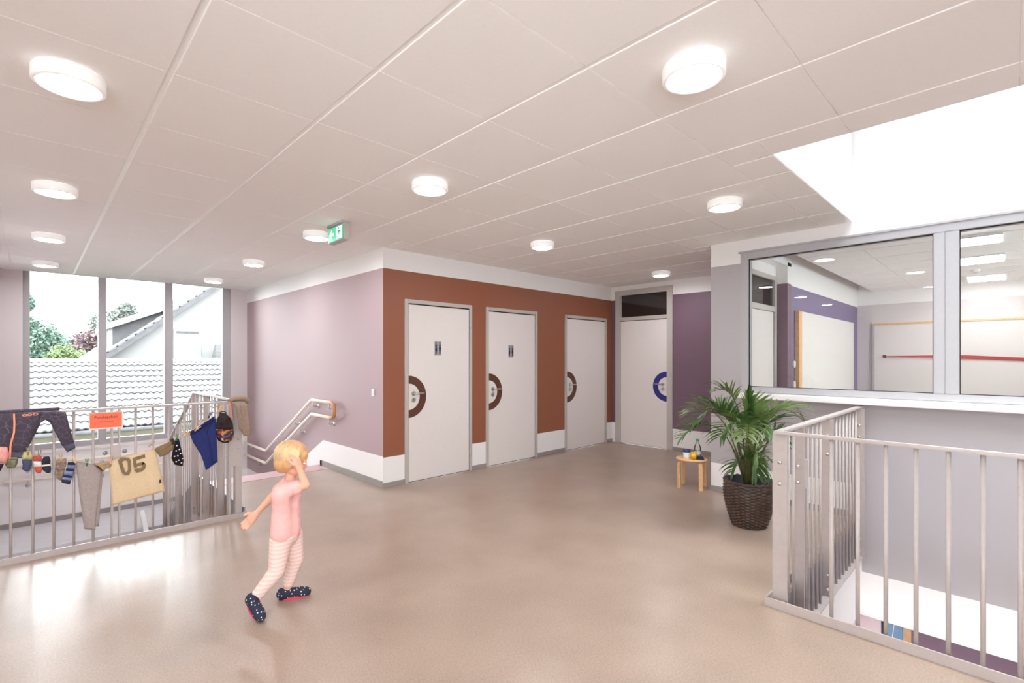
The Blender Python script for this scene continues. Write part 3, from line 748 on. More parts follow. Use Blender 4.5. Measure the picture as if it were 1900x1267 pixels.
# ================================================================== CEILING LAMPS
def lamp_proto():
    t = thing('ceiling_lamp', 'lamp', 'lamp', (0, 0, H))
    MB().lathe([(0.118, 0.0), (0.124, -0.004), (0.124, -0.052), (0.119, -0.058), (0.099, -0.058), (0.099, -0.053)], 48).obj('housing', M_OPAL, t)
    MB().lathe([(0.0985, -0.055), (0.05, -0.056), (0.0001, -0.056)], 48).obj('diffuser', M_LAMP, t)
    return t
G = lambda i, j: (P0[0]+(i+0.5)*PT, P0[1]+(j+0.5)*PT)
lamps = [((-1, 0), 'largest round white ceiling lamp, at the upper left of the view'),
 ((-1, 3), 'round ceiling lamp second of the left row, counted from the camera'),
 ((-1, 6), 'round ceiling lamp third of the left row, counted from the camera'),
 ((-1, 9), 'round ceiling lamp at the far end of the left row, by the window'),
 ((2, 0), 'round ceiling lamp at the centre of the ceiling, nearest of the middle row'),
 ((2, 3), 'round ceiling lamp right beside the green exit sign'),
 ((2, 6), 'round ceiling lamp over the stair, between the exit sign and the window'),
 ((2, 9), 'round ceiling lamp nearest the corner of window and lilac wall'),
 ((2, -3), 'large round ceiling lamp left of the rooflight, nearest on the right'),
 ((5, -2), 'round ceiling lamp above the classroom glazing, beside the rooflight shaft'),
 ((5, 1), 'round ceiling lamp in front of the brown wall with the washroom doors'),
 ((9, 1), 'round ceiling lamp in front of the door with the blue half ring'),
 ((-1, -3), 'round ceiling lamp overhead beside the camera'), ((-4, 0), 'round ceiling lamp out of view on the left'),
 ((-4, -3), 'round ceiling lamp out of view behind the camera'), ((2, -6), 'round ceiling lamp out of view behind on the right'), ((-1, -6), 'round ceiling lamp out of view farthest behind')]
lp0 = None
for (ij, lab) in lamps:
    x, y = G(*ij)
    if lp0 is None: lp0 = t = lamp_proto()
    else: t = copy_tree(lp0)
    t.location = (x, y, H); t['label'] = lab; t['group'] = 'round ceiling lamps of the hall'
for k, (x, y, lab) in enumerate(((0.15, 6.72, 'tiny ceiling sensor beside the third lamp of the left row'), (2.16, 7.9, 'tiny ceiling sensor over the stair near the lilac wall'))):
    s = thing('ceiling_sensor', lab, 'sensor', (x, y, H), group='tiny ceiling sensors')
    MB().lathe([(0.03, 0), (0.03, -0.006), (0.018, -0.02), (0.0001, -0.02)], 16).obj('base', M_WHITE, s)
    MB().lathe([(0.008, -0.02), (0.008, -0.026), (0.0001, -0.026)], 10).obj('tip', M_STEEL, s)
# exit sign
ex = thing('exit_sign', 'green and white emergency exit sign with arrow hanging from the ceiling', 'exit sign', (2.0, 4.22, H))
MB().box((-0.045, -0.15, -0.022), (0.03, 0.15, 0.0), ch=0.002).obj('ceiling_bracket', M_ALU, ex)
MB().box((-0.03, -0.15, -0.165), (0.03, 0.15, -0.022), ch=0.003).obj('housing', M_FRAME, ex)
gr = MB().box((-0.036, -0.14, -0.155), (-0.030, 0.14, -0.035)).obj('panel', mat('exit_green', (60, 170, 130), 0.4, emit=0.45), ex)
Q = lambda u, v, c: (-0.036-c, -u, -0.095+v)
wm = mat('exit_white', (245, 250, 248), 0.4, emit=0.6)
MB().prism([(-0.115, 0.0), (-0.075, 0.04), (-0.06, 0.04), (-0.088, 0.011), (-0.03, 0.011), (-0.03, -0.011), (-0.088, -0.011), (-0.06, -0.04), (-0.075, -0.04)], 0.0015, 0, Q).obj('arrow', wm, gr)
MB().prism([(0.02, -0.052), (0.125, -0.052), (0.125, 0.052), (0.02, 0.052)], 0.001, 0, Q).obj('door_symbol', wm, gr)
mn = MB(); GM = mat('exit_green_dark', (40, 140, 105), 0.4, emit=0.3)
mn.prism([(0.078+0.011*math.cos(t*0.6283), 0.036+0.011*math.sin(t*0.6283)) for t in range(10)], 0.0025, 0, Q)
for poly in ([(0.085, 0.022), (0.068, 0.022), (0.066, -0.012), (0.083, -0.012)], [(0.068, 0.022), (0.045, 0.012), (0.038, -0.004), (0.046, -0.006), (0.052, 0.004), (0.07, 0.01)],
             [(0.085, 0.022), (0.105, 0.006), (0.114, 0.012), (0.118, 0.006), (0.105, -0.006), (0.083, 0.008)], [(0.066, -0.012), (0.05, -0.03), (0.034, -0.032), (0.034, -0.041), (0.056, -0.04), (0.076, -0.016)], [(0.083, -0.012), (0.095, -0.03), (0.093, -0.05), (0.102, -0.05), (0.105, -0.028), (0.09, -0.008)]):
    mn.prism(poly, 0.0025, 0, Q)
mn.obj('running_figure', GM, gr)

# ================================================================== OUTSIDE
M_RTILE = mat('weathered_roof_tile', (84, 82, 81), 0.8, noise=0.16, nscale=9, bump=0.15)
M_RDARK = mat('roof_underlay_lip_shade', (70, 66, 66), 0.9, noise=0.1, nscale=10)
M_BRICKW = mat('white_brick_paint', (112, 110, 108), 0.8, noise=0.05, nscale=18)
M_CREAM = mat('cream_render', (106, 98, 82), 0.8, noise=0.10, nscale=6)
M_SLATE = mat('grey_slate_cladding', (66, 64, 66), 0.8, noise=0.22, nscale=7)
M_FASCIA = mat('white_fascia', (126, 124, 122), 0.6, noise=0.03, nscale=9)
struct('ground', MB().box((-60, 9.8, -3.6), (60, 90, -3.45)), mat('garden_grass', (96, 112, 84), 0.9, noise=0.2, nscale=1.5))
# low outbuilding with pantile roof
EY, EZ_, RY, RZ = 16.0, -0.36, 18.7, 1.335
pitch = math.atan2(RZ-EZ_, RY-EY); slen = math.hypot(RZ-EZ_, RY-EY)
ob = thing('outbuilding', 'low outbuilding with pale pantile roof outside the window', 'building', (2.5, 17, -3.45))
def ext(mb, name, m, par):
    o = mb.obj(name, m, par); o.location = -par.location; return o
roof = ext(MB().prism([(EY+0.05, EZ_-0.10), (RY, RZ-0.06), (2*RY-EY, EZ_-0.10)], 7.5, 0, lambda u, v, w_: (-1.2+w_, u, v)), 'roof_body', M_RDARK, ob)
ext(MB().box((-1.0, EY+0.35, -3.45), (6.1, 2*RY-EY-0.35, EZ_-0.08)), 'wall', M_CREAM, ob)
ext(MB().tube([(-1.2, EY-0.05, EZ_-0.06), (6.3, EY-0.05, EZ_-0.06)], 0.06, 10), 'gutter', M_SLATE, ob)
TWD = 0.30; nr = 11; exp_ = slen/nr
tm = MB(); nseg = 16; vs_ = []
for r, (s, lift) in enumerate(((0.0, 0.042), (exp_+0.05, 0.004))):
    for i in range(nseg+1):
        u = TWD*i/nseg; vs_.append((u, s, lift+0.020*math.cos(2*math.pi*2*i/nseg)))
for i in range(nseg+1):
    u = TWD*i/nseg; vs_.append((u, 0.0, 0.004+0.020*math.cos(2*math.pi*2*i/nseg)))
fs_ = []
for i in range(nseg):
    fs_ += [(i, i+1, nseg+1+i+1, nseg+1+i)]
tm.add(vs_, fs_, 0, True)
tm.add(vs_, [(2*(nseg+1)+i, 2*(nseg+1)+i+1, i+1, i) for i in range(nseg)], 1)  # dark lip faces: shadow gap under each tile edge, painted as colour
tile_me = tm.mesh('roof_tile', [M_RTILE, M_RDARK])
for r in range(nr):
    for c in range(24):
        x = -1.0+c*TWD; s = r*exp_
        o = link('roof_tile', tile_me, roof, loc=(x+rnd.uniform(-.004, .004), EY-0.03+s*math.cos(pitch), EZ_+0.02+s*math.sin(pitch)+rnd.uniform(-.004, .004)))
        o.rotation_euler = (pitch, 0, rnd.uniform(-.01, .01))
for c in range(19):
    x = -1.1+c*0.39
    mb = MB(); vs_, fs_ = [], []
    for k, xx in enumerate((x, x+0.41)):
        for i in range(9):
            a = math.pi*i/8; vs_.append((xx, RY+0.13*math.cos(a)*(1+0.05*k), RZ-0.015+0.10*math.sin(a)*(1+0.05*k)))
    for i in range(8): fs_.append((i, i+1, 10+i, 9+i))
    mb.add(vs_, fs_, 0, True); mb.obj('ridge_tile', M_RTILE, roof)
for o in list(roof.children):
    if o.name.startswith('ridge_tile'): pass
# neighbour house with gable and dormer
hs = thing('neighbour_house', 'white gabled neighbour house with dormer and tiled roof outside the window', 'house', (6, 24, -3.45))
GY = 22.0
zr = lambda x: 1.43+0.82*(x-1.61)
ridge = 8.2
wallm = MB().prism([(1.9, -3.45), (14.4, -3.45), (14.4, zr(1.9)-0.25), (ridge, zr(ridge)-0.25), (1.9, zr(1.9)-0.25)], 9.0, 0, lambda u, v, w_: (u, GY+w_, v))
ext(wallm, 'gable_wall', M_BRICKW, hs)
# courses of the left roof slope and the verge board
cour = (ridge-1.3)/26
for k in range(26):
    x0, x1 = 1.3+k*cour, 1.3+(k+1)*cour+0.06
    ext(MB().prism([(x0, zr(x0)-0.02), (x0, zr(x0)+0.055), (x1, zr(x1)+0.012), (x1, zr(x1)-0.05)], 9.8, 0, lambda u, v, w_: (u, GY-0.38+w_, v)), 'tile_course', M_RTILE, hs)
for k in range(26):
    x0, x1 = 2*ridge-1.3-k*cour, 2*ridge-1.3-(k+1)*cour-0.06
    z = lambda x: zr(2*ridge-x)
    ext(MB().prism([(x0, z(x0)-0.02), (x0, z(x0)+0.055), (x1, z(x1)+0.012), (x1, z(x1)-0.05)], 9.8, 0, lambda u, v, w_: (u, GY-0.38+w_, v)), 'tile_course', M_RTILE, hs)
ext(MB().prism([(1.25, zr(1.25)-0.03), (ridge, zr(ridge)-0.03), (ridge, zr(ridge)-0.24), (1.25, zr(1.25)-0.24)], 0.05, 0, lambda u, v, w_: (u, GY-0.37+w_, v)), 'verge_board', M_SLATE, hs)
ext(MB().prism([(1.3, zr(1.3)-0.06), (ridge, zr(ridge)-0.06), (ridge, zr(ridge)-0.12), (1.3, zr(1.3)-0.12)], 0.34, 0, lambda u, v, w_: (u, GY-0.33+w_, v)), 'soffit', M_FASCIA, hs)
gwn = ext(MB().box((3.86, GY-0.06, 1.42), (4.76, GY, 1.50)).box((3.86, GY-0.05, 2.47), (4.74, GY, 2.55)).box((3.86, GY-0.05, 1.5), (3.93, GY, 2.47)).box((4.67, GY-0.05, 1.5), (4.74, GY, 2.47)), 'window_frame', M_FASCIA, hs)
ext(MB().box((3.93, GY-0.025, 1.5), (4.67, GY-0.005, 2.38)), 'window_blind', M_BRICKW, hs)
ext(MB().box((3.93, GY-0.03, 2.38), (4.67, GY-0.004, 2.47)), 'blind_gap', M_SLATE, hs)
DY0, DY1 = 23.2, 27.0
ext(MB().prism([(2.14, zr(2.14)), (4.12, zr(4.12)), (2.14, 2.59)], 0.06, 0, lambda u, v, w_: (u, DY0+w_, v)), 'dormer_cheek', M_SLATE, hs)
ext(MB().prism([(1.95, 2.50), (4.3, 2.50+0.452*2.35), (4.3, 2.72+0.452*2.35), (1.95, 2.72)], DY1-DY0+0.5, 0, lambda u, v, w_: (u, DY0-0.25+w_, v)), 'dormer_roof', M_FASCIA, hs)
for yy in (DY0, DY0+0.35, DY0+0.75): ext(MB().box((2.02, yy, zr(2.0)), (2.14, yy+0.12, 2.6)), 'dormer_post', M_FASCIA, hs)
ext(MB().box((2.10, DY0+0.1, zr(2.1)), (2.13, DY1, 2.6)), 'dormer_pane', M_DARKGLASS, hs)
for k in range(4):
    ext(MB().prism([(5.02+0.03*k, 1.38+0.15*k), (6.2, 1.38+0.15*k), (6.2, 1.55+0.15*k), (5.06+0.03*k, 1.52+0.15*k)], 0.5-0.1*k, 0, lambda u, v, w_: (u, GY-0.9+0.1*k+w_, v)), 'porch_tile_course', M_RTILE, hs)
def tree(name, label, x, y, z0, blobs, mleaf, mtrunk, nleaf, ls, seed):
    r = random.Random(seed)
    t = thing(name, label, 'tree', (x, y, -3.45), group='trees outside the window')
    tr = MB().tube([(0, 0, 0), (0.05, 0, (z0+3.45)*0.5), (0, 0, z0+3.45+0.6)], [0.16, 0.12, 0.05], 8)
    for b in blobs: tr.tube([(0, 0, z0+3.3), ((b[0]-x)*0.6, 0.0, (b[2]+3.45)*0.85+0.1)], [0.05, 0.015], 6)
    tr.obj('trunk', mtrunk, t)
    vs_, fs_ = [], []
    for k in range(nleaf):
        bx, by, bz, rx, ry, rz_ = r.choice(blobs)
        while True:
            p = Vector((r.uniform(-1, 1), r.uniform(-1, 1), r.uniform(-1, 1)))
            if 0.25 < p.length < 1: break
        p *= 0.75+0.35*r.random()
        c = Vector((bx-x+p.x*rx, by-y+p.y*ry, bz+3.45+p.z*rz_))
        d1 = Vector((r.gauss(0, 1), r.gauss(0, 1), r.gauss(0, .6))).normalized(); d2 = d1.cross(Vector((r.gauss(0, 1), r.gauss(0, 1), r.gauss(0, 1)))).normalized()
        s = ls*(0.6+0.8*r.random()); o = len(vs_)
        vs_ += [c-d1*s, c+d2*s*0.45, c+d1*s, c-d2*s*0.45]; fs_.append((o, o+1, o+2, o+3))
    fo = MB().add(vs_, fs_).obj('foliage', mleaf, t); fo['kind'] = 'stuff'
M_BARK = mat('bark', (92, 80, 70), 0.9, noise=0.2, nscale=8)
M_LG = mat('conifer_green', (84, 108, 92), 0.7, noise=0.35, nscale=2.5)
M_LB = mat('fresh_leaf_green', (104, 120, 76), 0.7, noise=0.3, nscale=2.5)
M_LP = mat('copper_beech_leaf', (108, 88, 90), 0.7, noise=0.3, nscale=2.5)
M_LF = mat('grey_green_leaf', (110, 114, 108), 0.7, noise=0.35, nscale=2.5)
tree('conifer', 'blue-green tree at the left of the window view', 0.31, 34, 0.4, [(0.2, 34, 2.4, 1.0, 0.9, 1.1), (-0.38, 34, 2.9, 0.6, 0.6, 0.7), (0.7, 34, 1.9, 0.8, 0.7, 1.0), (0.1, 34, 1.1, 1.3, 0.9, 0.9), (-0.31, 34, 4.2, 0.4, 0.3, 0.5)], M_LG, M_BARK, 9000, 0.10, 1)
tree('garden_shrub', 'fresh green shrub in front of the darker trees outside', 1.25, 32.2, 0.3, [(1.1, 32.2, 1.5, 0.6, 0.5, 0.65), (1.55, 32.2, 1.3, 0.5, 0.5, 0.6), (0.8, 32.2, 1.2, 0.6, 0.4, 0.5)], M_LB, M_BARK, 3600, 0.08, 2)
tree('copper_beech', 'reddish-brown leaved tree beside the window post outside', 2.4, 37, 0.4, [(2.35, 37, 2.2, 0.85, 0.7, 1.0), (1.95, 37, 1.9, 0.65, 0.6, 0.9), (2.9, 37, 2.0, 0.75, 0.6, 0.95)], M_LP, M_BARK, 5200, 0.10, 3)
tree('broadleaf_tree', 'pale grey-green tree behind the dormer of the neighbour house', 3.6, 40, 2.0, [(3.6, 40, 3.6, 0.9, 0.9, 0.9), (3.3, 40, 3.4, 0.9, 0.8, 0.9), (4.8, 40, 3.7, 1.0, 0.8, 0.9), (4.4, 40, 4.5, 0.6, 0.5, 0.6)], M_LF, M_BARK, 6500, 0.12, 4)

# ================================================================== STOOL AND THINGS ON IT
SX, SY, SZ = 5.24, 2.455, 0.325
sto = thing('stool', 'low round birch stool half hidden behind the grey wall', 'stool', (SX, SY, 0))
MB().lathe([(0.0001, SZ-0.022), (0.150, SZ-0.022), (0.160, SZ-0.018), (0.162, SZ-0.010), (0.158, SZ), (0.0001, SZ)], 40).obj('seat', M_WOOD, sto)
for ang in (2.35, 0.78, -2.36, -0.79):
    c, s = math.cos(ang+0.25), math.sin(ang+0.25)
    pts = [(c*0.162, s*0.162, 0), (c*0.158, s*0.158, SZ-0.075), (c*0.150, s*0.150, SZ-0.045), (c*0.125, s*0.125, SZ-0.030), (c*0.07, s*0.07, SZ-0.028)]
    lg = MB()
    for p, q in zip(pts[:-1], pts[1:]):
        lg.bar(p, q, 0.040, 0.013, up=(c, s, 0.35 if abs(q[2]-p[2]) < 0.02 else 0.001))
    lg.obj('leg', M_WOOD, sto)
ct = thing('food_container', 'white plastic container with dark blue lid on the stool', 'container', (SX-0.075, SY+0.02, SZ))
MB().lathe([(0.0001, 0), (0.030, 0), (0.034, 0.004), (0.038, 0.075), (0.0001, 0.075)], 24).obj('tub', M_WHITE, ct)
MB().lathe([(0.0385, 0.070), (0.041, 0.072), (0.041, 0.092), (0.037, 0.096), (0.0001, 0.096)], 24).obj('lid', mat('blue_lid', (40, 52, 110), 0.4), ct)
cp = thing('cup', 'small yellow plastic cup standing on the stool', 'cup', (SX-0.075, SY-0.055, SZ))
MB().lathe([(0.0001, 0.002), (0.026, 0.002), (0.027, 0.0), (0.034, 0.072), (0.031, 0.072), (0.025, 0.008), (0.0001, 0.008)], 24).obj('cup_body', mat('yellow_plastic', (240, 190, 50), 0.35, noise=0.02), cp)
MB().lathe([(0.034, 0.068), (0.036, 0.070), (0.0355, 0.075), (0.031, 0.073)], 24).obj('rim', mat('yellow_plastic', (240, 190, 50)), cp)
cb = thing('folded_cloth', 'folded dark blue cloth lying on the stool', 'cloth', (SX-0.005, SY-0.09, SZ), rz=0.5)
for k, (w_, d_) in enumerate(((0.055, 0.045), (0.05, 0.04))):
    MB().box((-w_, -d_, 0.010*k), (w_, d_, 0.010*k+0.0095), ch=0.003).obj('layer', mat('navy_cloth', (44, 46, 78), 0.9, noise=0.1, nscale=60, bump=0.2), cb)
bt = thing('bottle', 'clear plastic bottle with green cap on the stool', 'bottle', (SX+0.055, SY-0.04, SZ))
MB().lathe([(0.0001, 0.002), (0.030, 0.0), (0.034, 0.006), (0.034, 0.11), (0.030, 0.13), (0.014, 0.165), (0.013, 0.18)], 24).obj('body', glass_mat('clear_plastic', 1.35, (0.97, 0.97, 0.96)), bt)
MB().lathe([(0.0155, 0.178), (0.0155, 0.205), (0.012, 0.207), (0.0001, 0.207)], 20).obj('bottle_cap', mat('green_cap', (50, 140, 70), 0.4), bt)
MB().lathe([(0.0345, 0.035), (0.0345, 0.075)], 24).obj('label_band', mat('bottle_label', (200, 210, 205), 0.5, noise=0.1, nscale=40), bt)

# ================================================================== PALM
PCX, PCY = 4.40, 1.56
fR = Vector((math.sin(math.radians(46.3)), -math.cos(math.radians(46.3)), 0)); fF = Vector((math.cos(math.radians(46.3)), math.sin(math.radians(46.3)), 0))
pl = thing('potted_palm', 'green palm in a dark brown wicker pot beside the railing', 'plant', (PCX, PCY, 0))
M_WICK = mat('dark_wicker', (62, 42, 33), 0.36, noise=0.6, nscale=26, bump=0.2)
pm = MB(); rows, cols = 90, 120; vs_, fs_ = [], []
hp_ = 0.375
for i in range(rows+1):
    t = i/rows; z = hp_*t
    rr_ = 0.132+0.070*math.sin(min(1.0, t*1.15)*math.pi/2)-0.006*max(0, t-0.75)/0.25
    for j in range(cols):
        a = 2*math.pi*j/cols
        wv = (0.007 if ((j//4)+(i//3)) % 2 else -0.003)*math.sin((i % 3+0.5)/3*math.pi)*math.sin((j % 4+0.5)/4*math.pi)
        r_ = rr_+wv
        vs_.append((r_*math.cos(a), r_*math.sin(a), z))
for i in range(rows):
    for j in range(cols): fs_.append((i*cols+j, i*cols+(j+1) % cols, (i+1)*cols+(j+1) % cols, (i+1)*cols+j))
pm.add(vs_, fs_, 0, True); pm.f.append(tuple(range(cols-1, -1, -1))); pm.mi.append(0); pm.smooth.append(False)
pot = pm.obj('pot', M_WICK, pl)
rim = MB(); ring = []
for j in range(97):
    a = 2*math.pi*j/96; ring.append((0.190*math.cos(a), 0.190*math.sin(a), hp_+0.003*math.sin(a*24)))
rim.tube(ring, [0.013+0.002*math.sin(j*1.57) for j in range(97)], 8, cap=False); rim.obj('rim', M_WICK, pot)
MB().lathe([(0.178, hp_+0.008), (0.172, hp_+0.010), (0.160, hp_-0.05), (0.0001, hp_-0.05)], 40).obj('liner', mat('black_liner', (26, 26, 28), 0.35), pl)
MB().lathe([(0.160, hp_-0.045), (0.08, hp_-0.03), (0.0001, hp_-0.028)], 24).obj('soil', mat('potting_soil', (44, 33, 27), 0.95, noise=0.4, nscale=60, bump=0.6), pl)
M_LEAF = mat('palm_leaf', (66, 96, 44), 0.42, noise=0.30, nscale=14)
M_LEAFY = mat('pale_palm_leaf', (108, 130, 70), 0.45, noise=0.25, nscale=14)
M_STALK = mat('palm_stalk', (92, 88, 46), 0.5, noise=0.3, nscale=20)
def frond(base, ctrl, tip, n, L, m, seed, droop=0.5, t0=0.3, spread=0.8, wl=0.0175):
    r = random.Random(seed)
    B, Cc, Tt = [fR*p[0]+fF*p[1]+Vector((0, 0, p[2])) for p in (base, ctrl, tip)]
    bz = lambda t: B*(1-t)**2+Cc*2*t*(1-t)+Tt*t*t
    dz = lambda t: ((Cc-B)*2*(1-t)+(Tt-Cc)*2*t).normalized()
    mb = MB(); K = 14
    mb.tube([bz(i/K) for i in range(K+1)], [0.007*(1-i/K)+0.0015 for i in range(K+1)], 6, mi=1)
    for i in range(n):
        t = t0+(1-t0)*(i+0.5)/n; p = bz(t); tg = dz(t)
        sd_ = tg.cross(Vector((0, 0, 1)))
        if sd_.length < 0.2: sd_ = fR.copy()
        sd_.normalize(); upv = sd_.cross(tg).normalized()
        l = L*(0.45+0.75*math.sin(math.pi*min(1, (t-t0)/(1-t0)*0.8+0.18)))*(0.85+0.3*r.random())
        for s in (-1, 1):
            d0 = (sd_*s*spread+tg*(0.65+0.3*r.random())+upv*(0.35+0.2*r.random())).normalized()
            pts = [p]
            dd = d0.copy(); seg = l/4
            for k in range(4):
                pts.append(pts[-1]+dd*seg); dd = (dd+Vector((0, 0, -droop*(0.25+0.12*k)))+Vector((r.gauss(0, .04), r.gauss(0, .04), 0))).normalized()
            wd = dd.cross(d0)
            wdir = tg*0.7+upv*0.3
            wdir = (wdir-d0*wdir.dot(d0)).normalized()
            ws = [0.35, 1.0, 0.95, 0.6]
            vs_ = []
            for q, ww_ in zip(pts[:4], ws): vs_ += [q-wdir*wl*ww_*0.5, q+wdir*wl*ww_*0.5]
            vs_.append(pts[4])
            mb.add(vs_, [(0, 1, 3, 2), (2, 3, 5, 4), (4, 5, 7, 6), (6, 7, 8)], 0, True)
    return mb.obj('frond', [m, M_STALK], pl)
z0 = hp_-0.03
F_ = [((0, 0, z0), (-0.01, 0, 0.9), (-0.012, 0, 1.14), 34, 0.13, M_LEAF, 0.0, 0.35, 0.10),
 ((0.01, 0, z0), (0.0, 0.0, 0.85), (0.015, 0.02, 1.06), 20, 0.20, M_LEAFY, 0.25, 0.45, 0.45),
 ((-0.02, 0.02, z0), (-0.02, 0.03, 1.28), (-0.30, 0.02, 1.13), 18, 0.17, M_LEAFY, 0.45, 0.55, 0.8),
 ((-0.03, -0.02, z0), (-0.16, -0.06, 1.22), (-0.50, -0.10, 0.86), 26, 0.24, M_LEAF, 0.5, 0.40, 0.8),
 ((-0.03, 0.02, z0), (-0.15, 0.10, 1.15), (-0.47, 0.16, 0.92), 24, 0.24, M_LEAFY, 0.45, 0.4, 0.8),
 ((-0.04, 0.0, z0), (-0.22, -0.02, 1.10), (-0.60, -0.05, 0.74), 12, 0.22, M_LEAF, 0.8, 0.62, 0.8),
 ((-0.03, -0.03, z0), (-0.10, -0.12, 1.12), (-0.34, -0.22, 0.78), 24, 0.24, M_LEAF, 0.8, 0.42, 0.7),
 ((0.02, 0.0, z0), (0.14, 0.0, 1.26), (0.46, -0.04, 0.86), 26, 0.20, M_LEAFY, 0.6, 0.40, 0.8),
 ((0.03, 0.02, z0), (0.10, 0.12, 1.05), (0.34, 0.2, 0.90), 22, 0.20, M_LEAF, 0.4, 0.4, 0.8),
 ((0.03, -0.02, z0), (0.12, -0.06, 0.95), (0.32, -0.10, 0.74), 20, 0.18, M_LEAF, 0.5, 0.4, 0.8),
 ((0.0, -0.03, z0), (-0.01, -0.14, 1.12), (0.04, -0.40, 0.76), 24, 0.24, M_LEAF, 0.7, 0.4, 0.8),
 ((-0.01, -0.03, z0), (-0.06, -0.12, 1.10), (-0.20, -0.36, 0.80), 24, 0.25, M_LEAFY, 0.7, 0.4, 0.8),
 ((0.02, 0.03, z0), (0.05, 0.14, 1.1), (0.12, 0.40, 0.86), 20, 0.22, M_LEAF, 0.6, 0.4, 0.8),
 ((-0.02, 0.03, z0), (-0.08, 0.14, 1.1), (-0.22, 0.34, 0.96), 20, 0.22, M_LEAF, 0.6, 0.4, 0.8),
 ((-0.02, -0.02, z0), (-0.05, -0.04, 0.72), (-0.17, -0.06, 0.46), 12, 0.16, M_LEAF, 0.9, 0.4, 0.6),
 ((0.0, -0.04, z0), (0.0, -0.05, 0.76), (0.0, -0.13, 0.44), 14, 0.20, M_LEAF, 1.0, 0.3, 0.5),
 ((0.02, -0.03, z0), (0.03, -0.04, 0.80), (0.02, -0.12, 0.56), 12, 0.18, M_LEAFY, 1.0, 0.3, 0.5),
 ((0.04, 0.0, z0), (0.10, 0.0, 0.62), (0.27, -0.02, 0.54), 3, 0.06, M_LEAF, 0.6, 0.8, 0.8),
 ((0.04, 0.0, z0), (0.10, -0.02, 0.80), (0.33, -0.03, 0.80), 8, 0.12, M_LEAF, 0.9, 0.6, 0.8)]
for k, (b_, c_, t_, n, L_, m_, dr, t0_, sp) in enumerate(F_): frond(b_, c_, t_, n, L_, m_, 100+k, dr, t0_, sp)
for k in range(6):
    a = k*1.05; MB().tube([(0.035*math.cos(a), 0.035*math.sin(a), hp_-0.05), (0.025*math.cos(a), 0.025*math.sin(a), 0.55), (0.02*math.cos(a+.3), 0.02*math.sin(a+.3), 0.72)], [0.017, 0.014, 0.008], 8).obj('stem', M_STALK, pl)

# ================================================================== LOST-PROPERTY CLOTHES LINE
YC = 4.752
def sheet(rows, name, mats, par=None, thick=0.010, wrk=0.006, seed=0, sub=6, nc=14, y=YC, mifun=None, wf=3.0):
    """puffy two-sided cloth: rows of ((xl,zl),(xr,zr)) from top to bottom"""
    r = random.Random(seed); ph = [r.uniform(0, 6.28) for _ in range(6)]
    R_ = []
    for (a, b), (c, d) in zip(rows[:-1], rows[1:]):
        for k in range(sub):
            t = k/sub; R_.append(((a[0]+(c[0]-a[0])*t, a[1]+(c[1]-a[1])*t), (b[0]+(d[0]-b[0])*t, b[1]+(d[1]-b[1])*t)))
    R_.append(rows[-1]); n = len(R_)
    mb = MB(); F1, F2 = [], []
    for i, (a, b) in enumerate(R_):
        for j in range(nc+1):
            s = j/nc; x = a[0]+(b[0]-a[0])*s; z = a[1]+(b[1]-a[1])*s
            e = min(1, 4*s*(1-s)*1.6)**0.5*min(1.0, 0.25+4*min(i, n-1-i)/n)
            wv = wrk*(math.sin(wf*6*s+ph[0]+2*i/n)+0.7*math.sin(wf*11*s+ph[1]-3*i/n)+0.6*math.sin(9*i/n+ph[2]+4*s))*min(1, 0.35+i/n)
            F1.append((x, y-thick*e+wv*0.6, z)); F2.append((x, y+thick*0.6*e*0.6+wv*0.5+0.001, z))
    w_ = nc+1; o = len(F1); fs_ = []; mi = []
    for i in range(n-1):
        for j in range(nc):
            k = i*w_+j; m_ = mifun(j/nc, i/(n-1)) if mifun else 0
            fs_ += [(k, k+w_, k+w_+1, k+1), (o+k, o+k+1, o+k+w_+1, o+k+w_)]; mi += [m_, m_]
    for i in range(n-1):
        for j in (0, nc):
            k = i*w_+j; fs_.append((k, k+w_, o+k+w_, o+k)); mi.append(mi[min(len(mi)-1, i*nc*2)] if mifun else 0)
    for j in range(nc):
        for i in (0, n-1):
            k = i*w_+j; fs_.append((k, k+1, o+k+1, o+k)); mi.append(mifun(j/nc, i/(n-1)) if mifun else 0)
    mb.v = F1+F2; mb.f = fs_; mb.mi = mi; mb.smooth = [True]*len(fs_)
    return mb.obj(name, mats, par)
def fabric(name, rgb, noise=0.12, ns=50, bump=0.35): return mat(name, rgb, 0.9, noise=noise, nscale=ns, bump=bump, spec=0.2)

# printed jacket cloth: thin pale lines on dark grey-violet
def jacket_mat():
    m = bpy.data.materials.new('dark_jacket_print'); m.use_nodes = True
    n = m.node_tree; L = n.links; b = n.nodes['Principled BSDF']; b.inputs['Roughness'].default_value = 0.85
    tc = n.nodes.new('ShaderNodeTexCoord'); v = n.nodes.new('ShaderNodeTexVoronoi'); v.feature = 'DISTANCE_TO_EDGE'; v.inputs['Scale'].default_value = 22
    L.new(tc.outputs['Object'], v.inputs['Vector'])
    r = n.nodes.new('ShaderNodeValToRGB'); r.color_ramp.elements[0].position = 0.0; r.color_ramp.elements[1].position = 0.035
    r.color_ramp.elements[0].color = (*lin((112, 102, 116)), 1); r.color_ramp.elements[1].color = (*lin((70, 60, 74)), 1)
    L.new(v.outputs['Distance'], r.inputs['Fac']); L.new(r.outputs['Color'], b.inputs['Base Color'])
    return m
MJ = jacket_mat(); M_OR = mat('orange_zip', (244, 150, 110), 0.6, noise=0.04, nscale=80)
M_CUFF = fabric('dark_rib_knit', (88, 82, 100))
jk = thing('jacket', 'dark grey patterned jacket with orange zip draped over the railing', 'jacket')
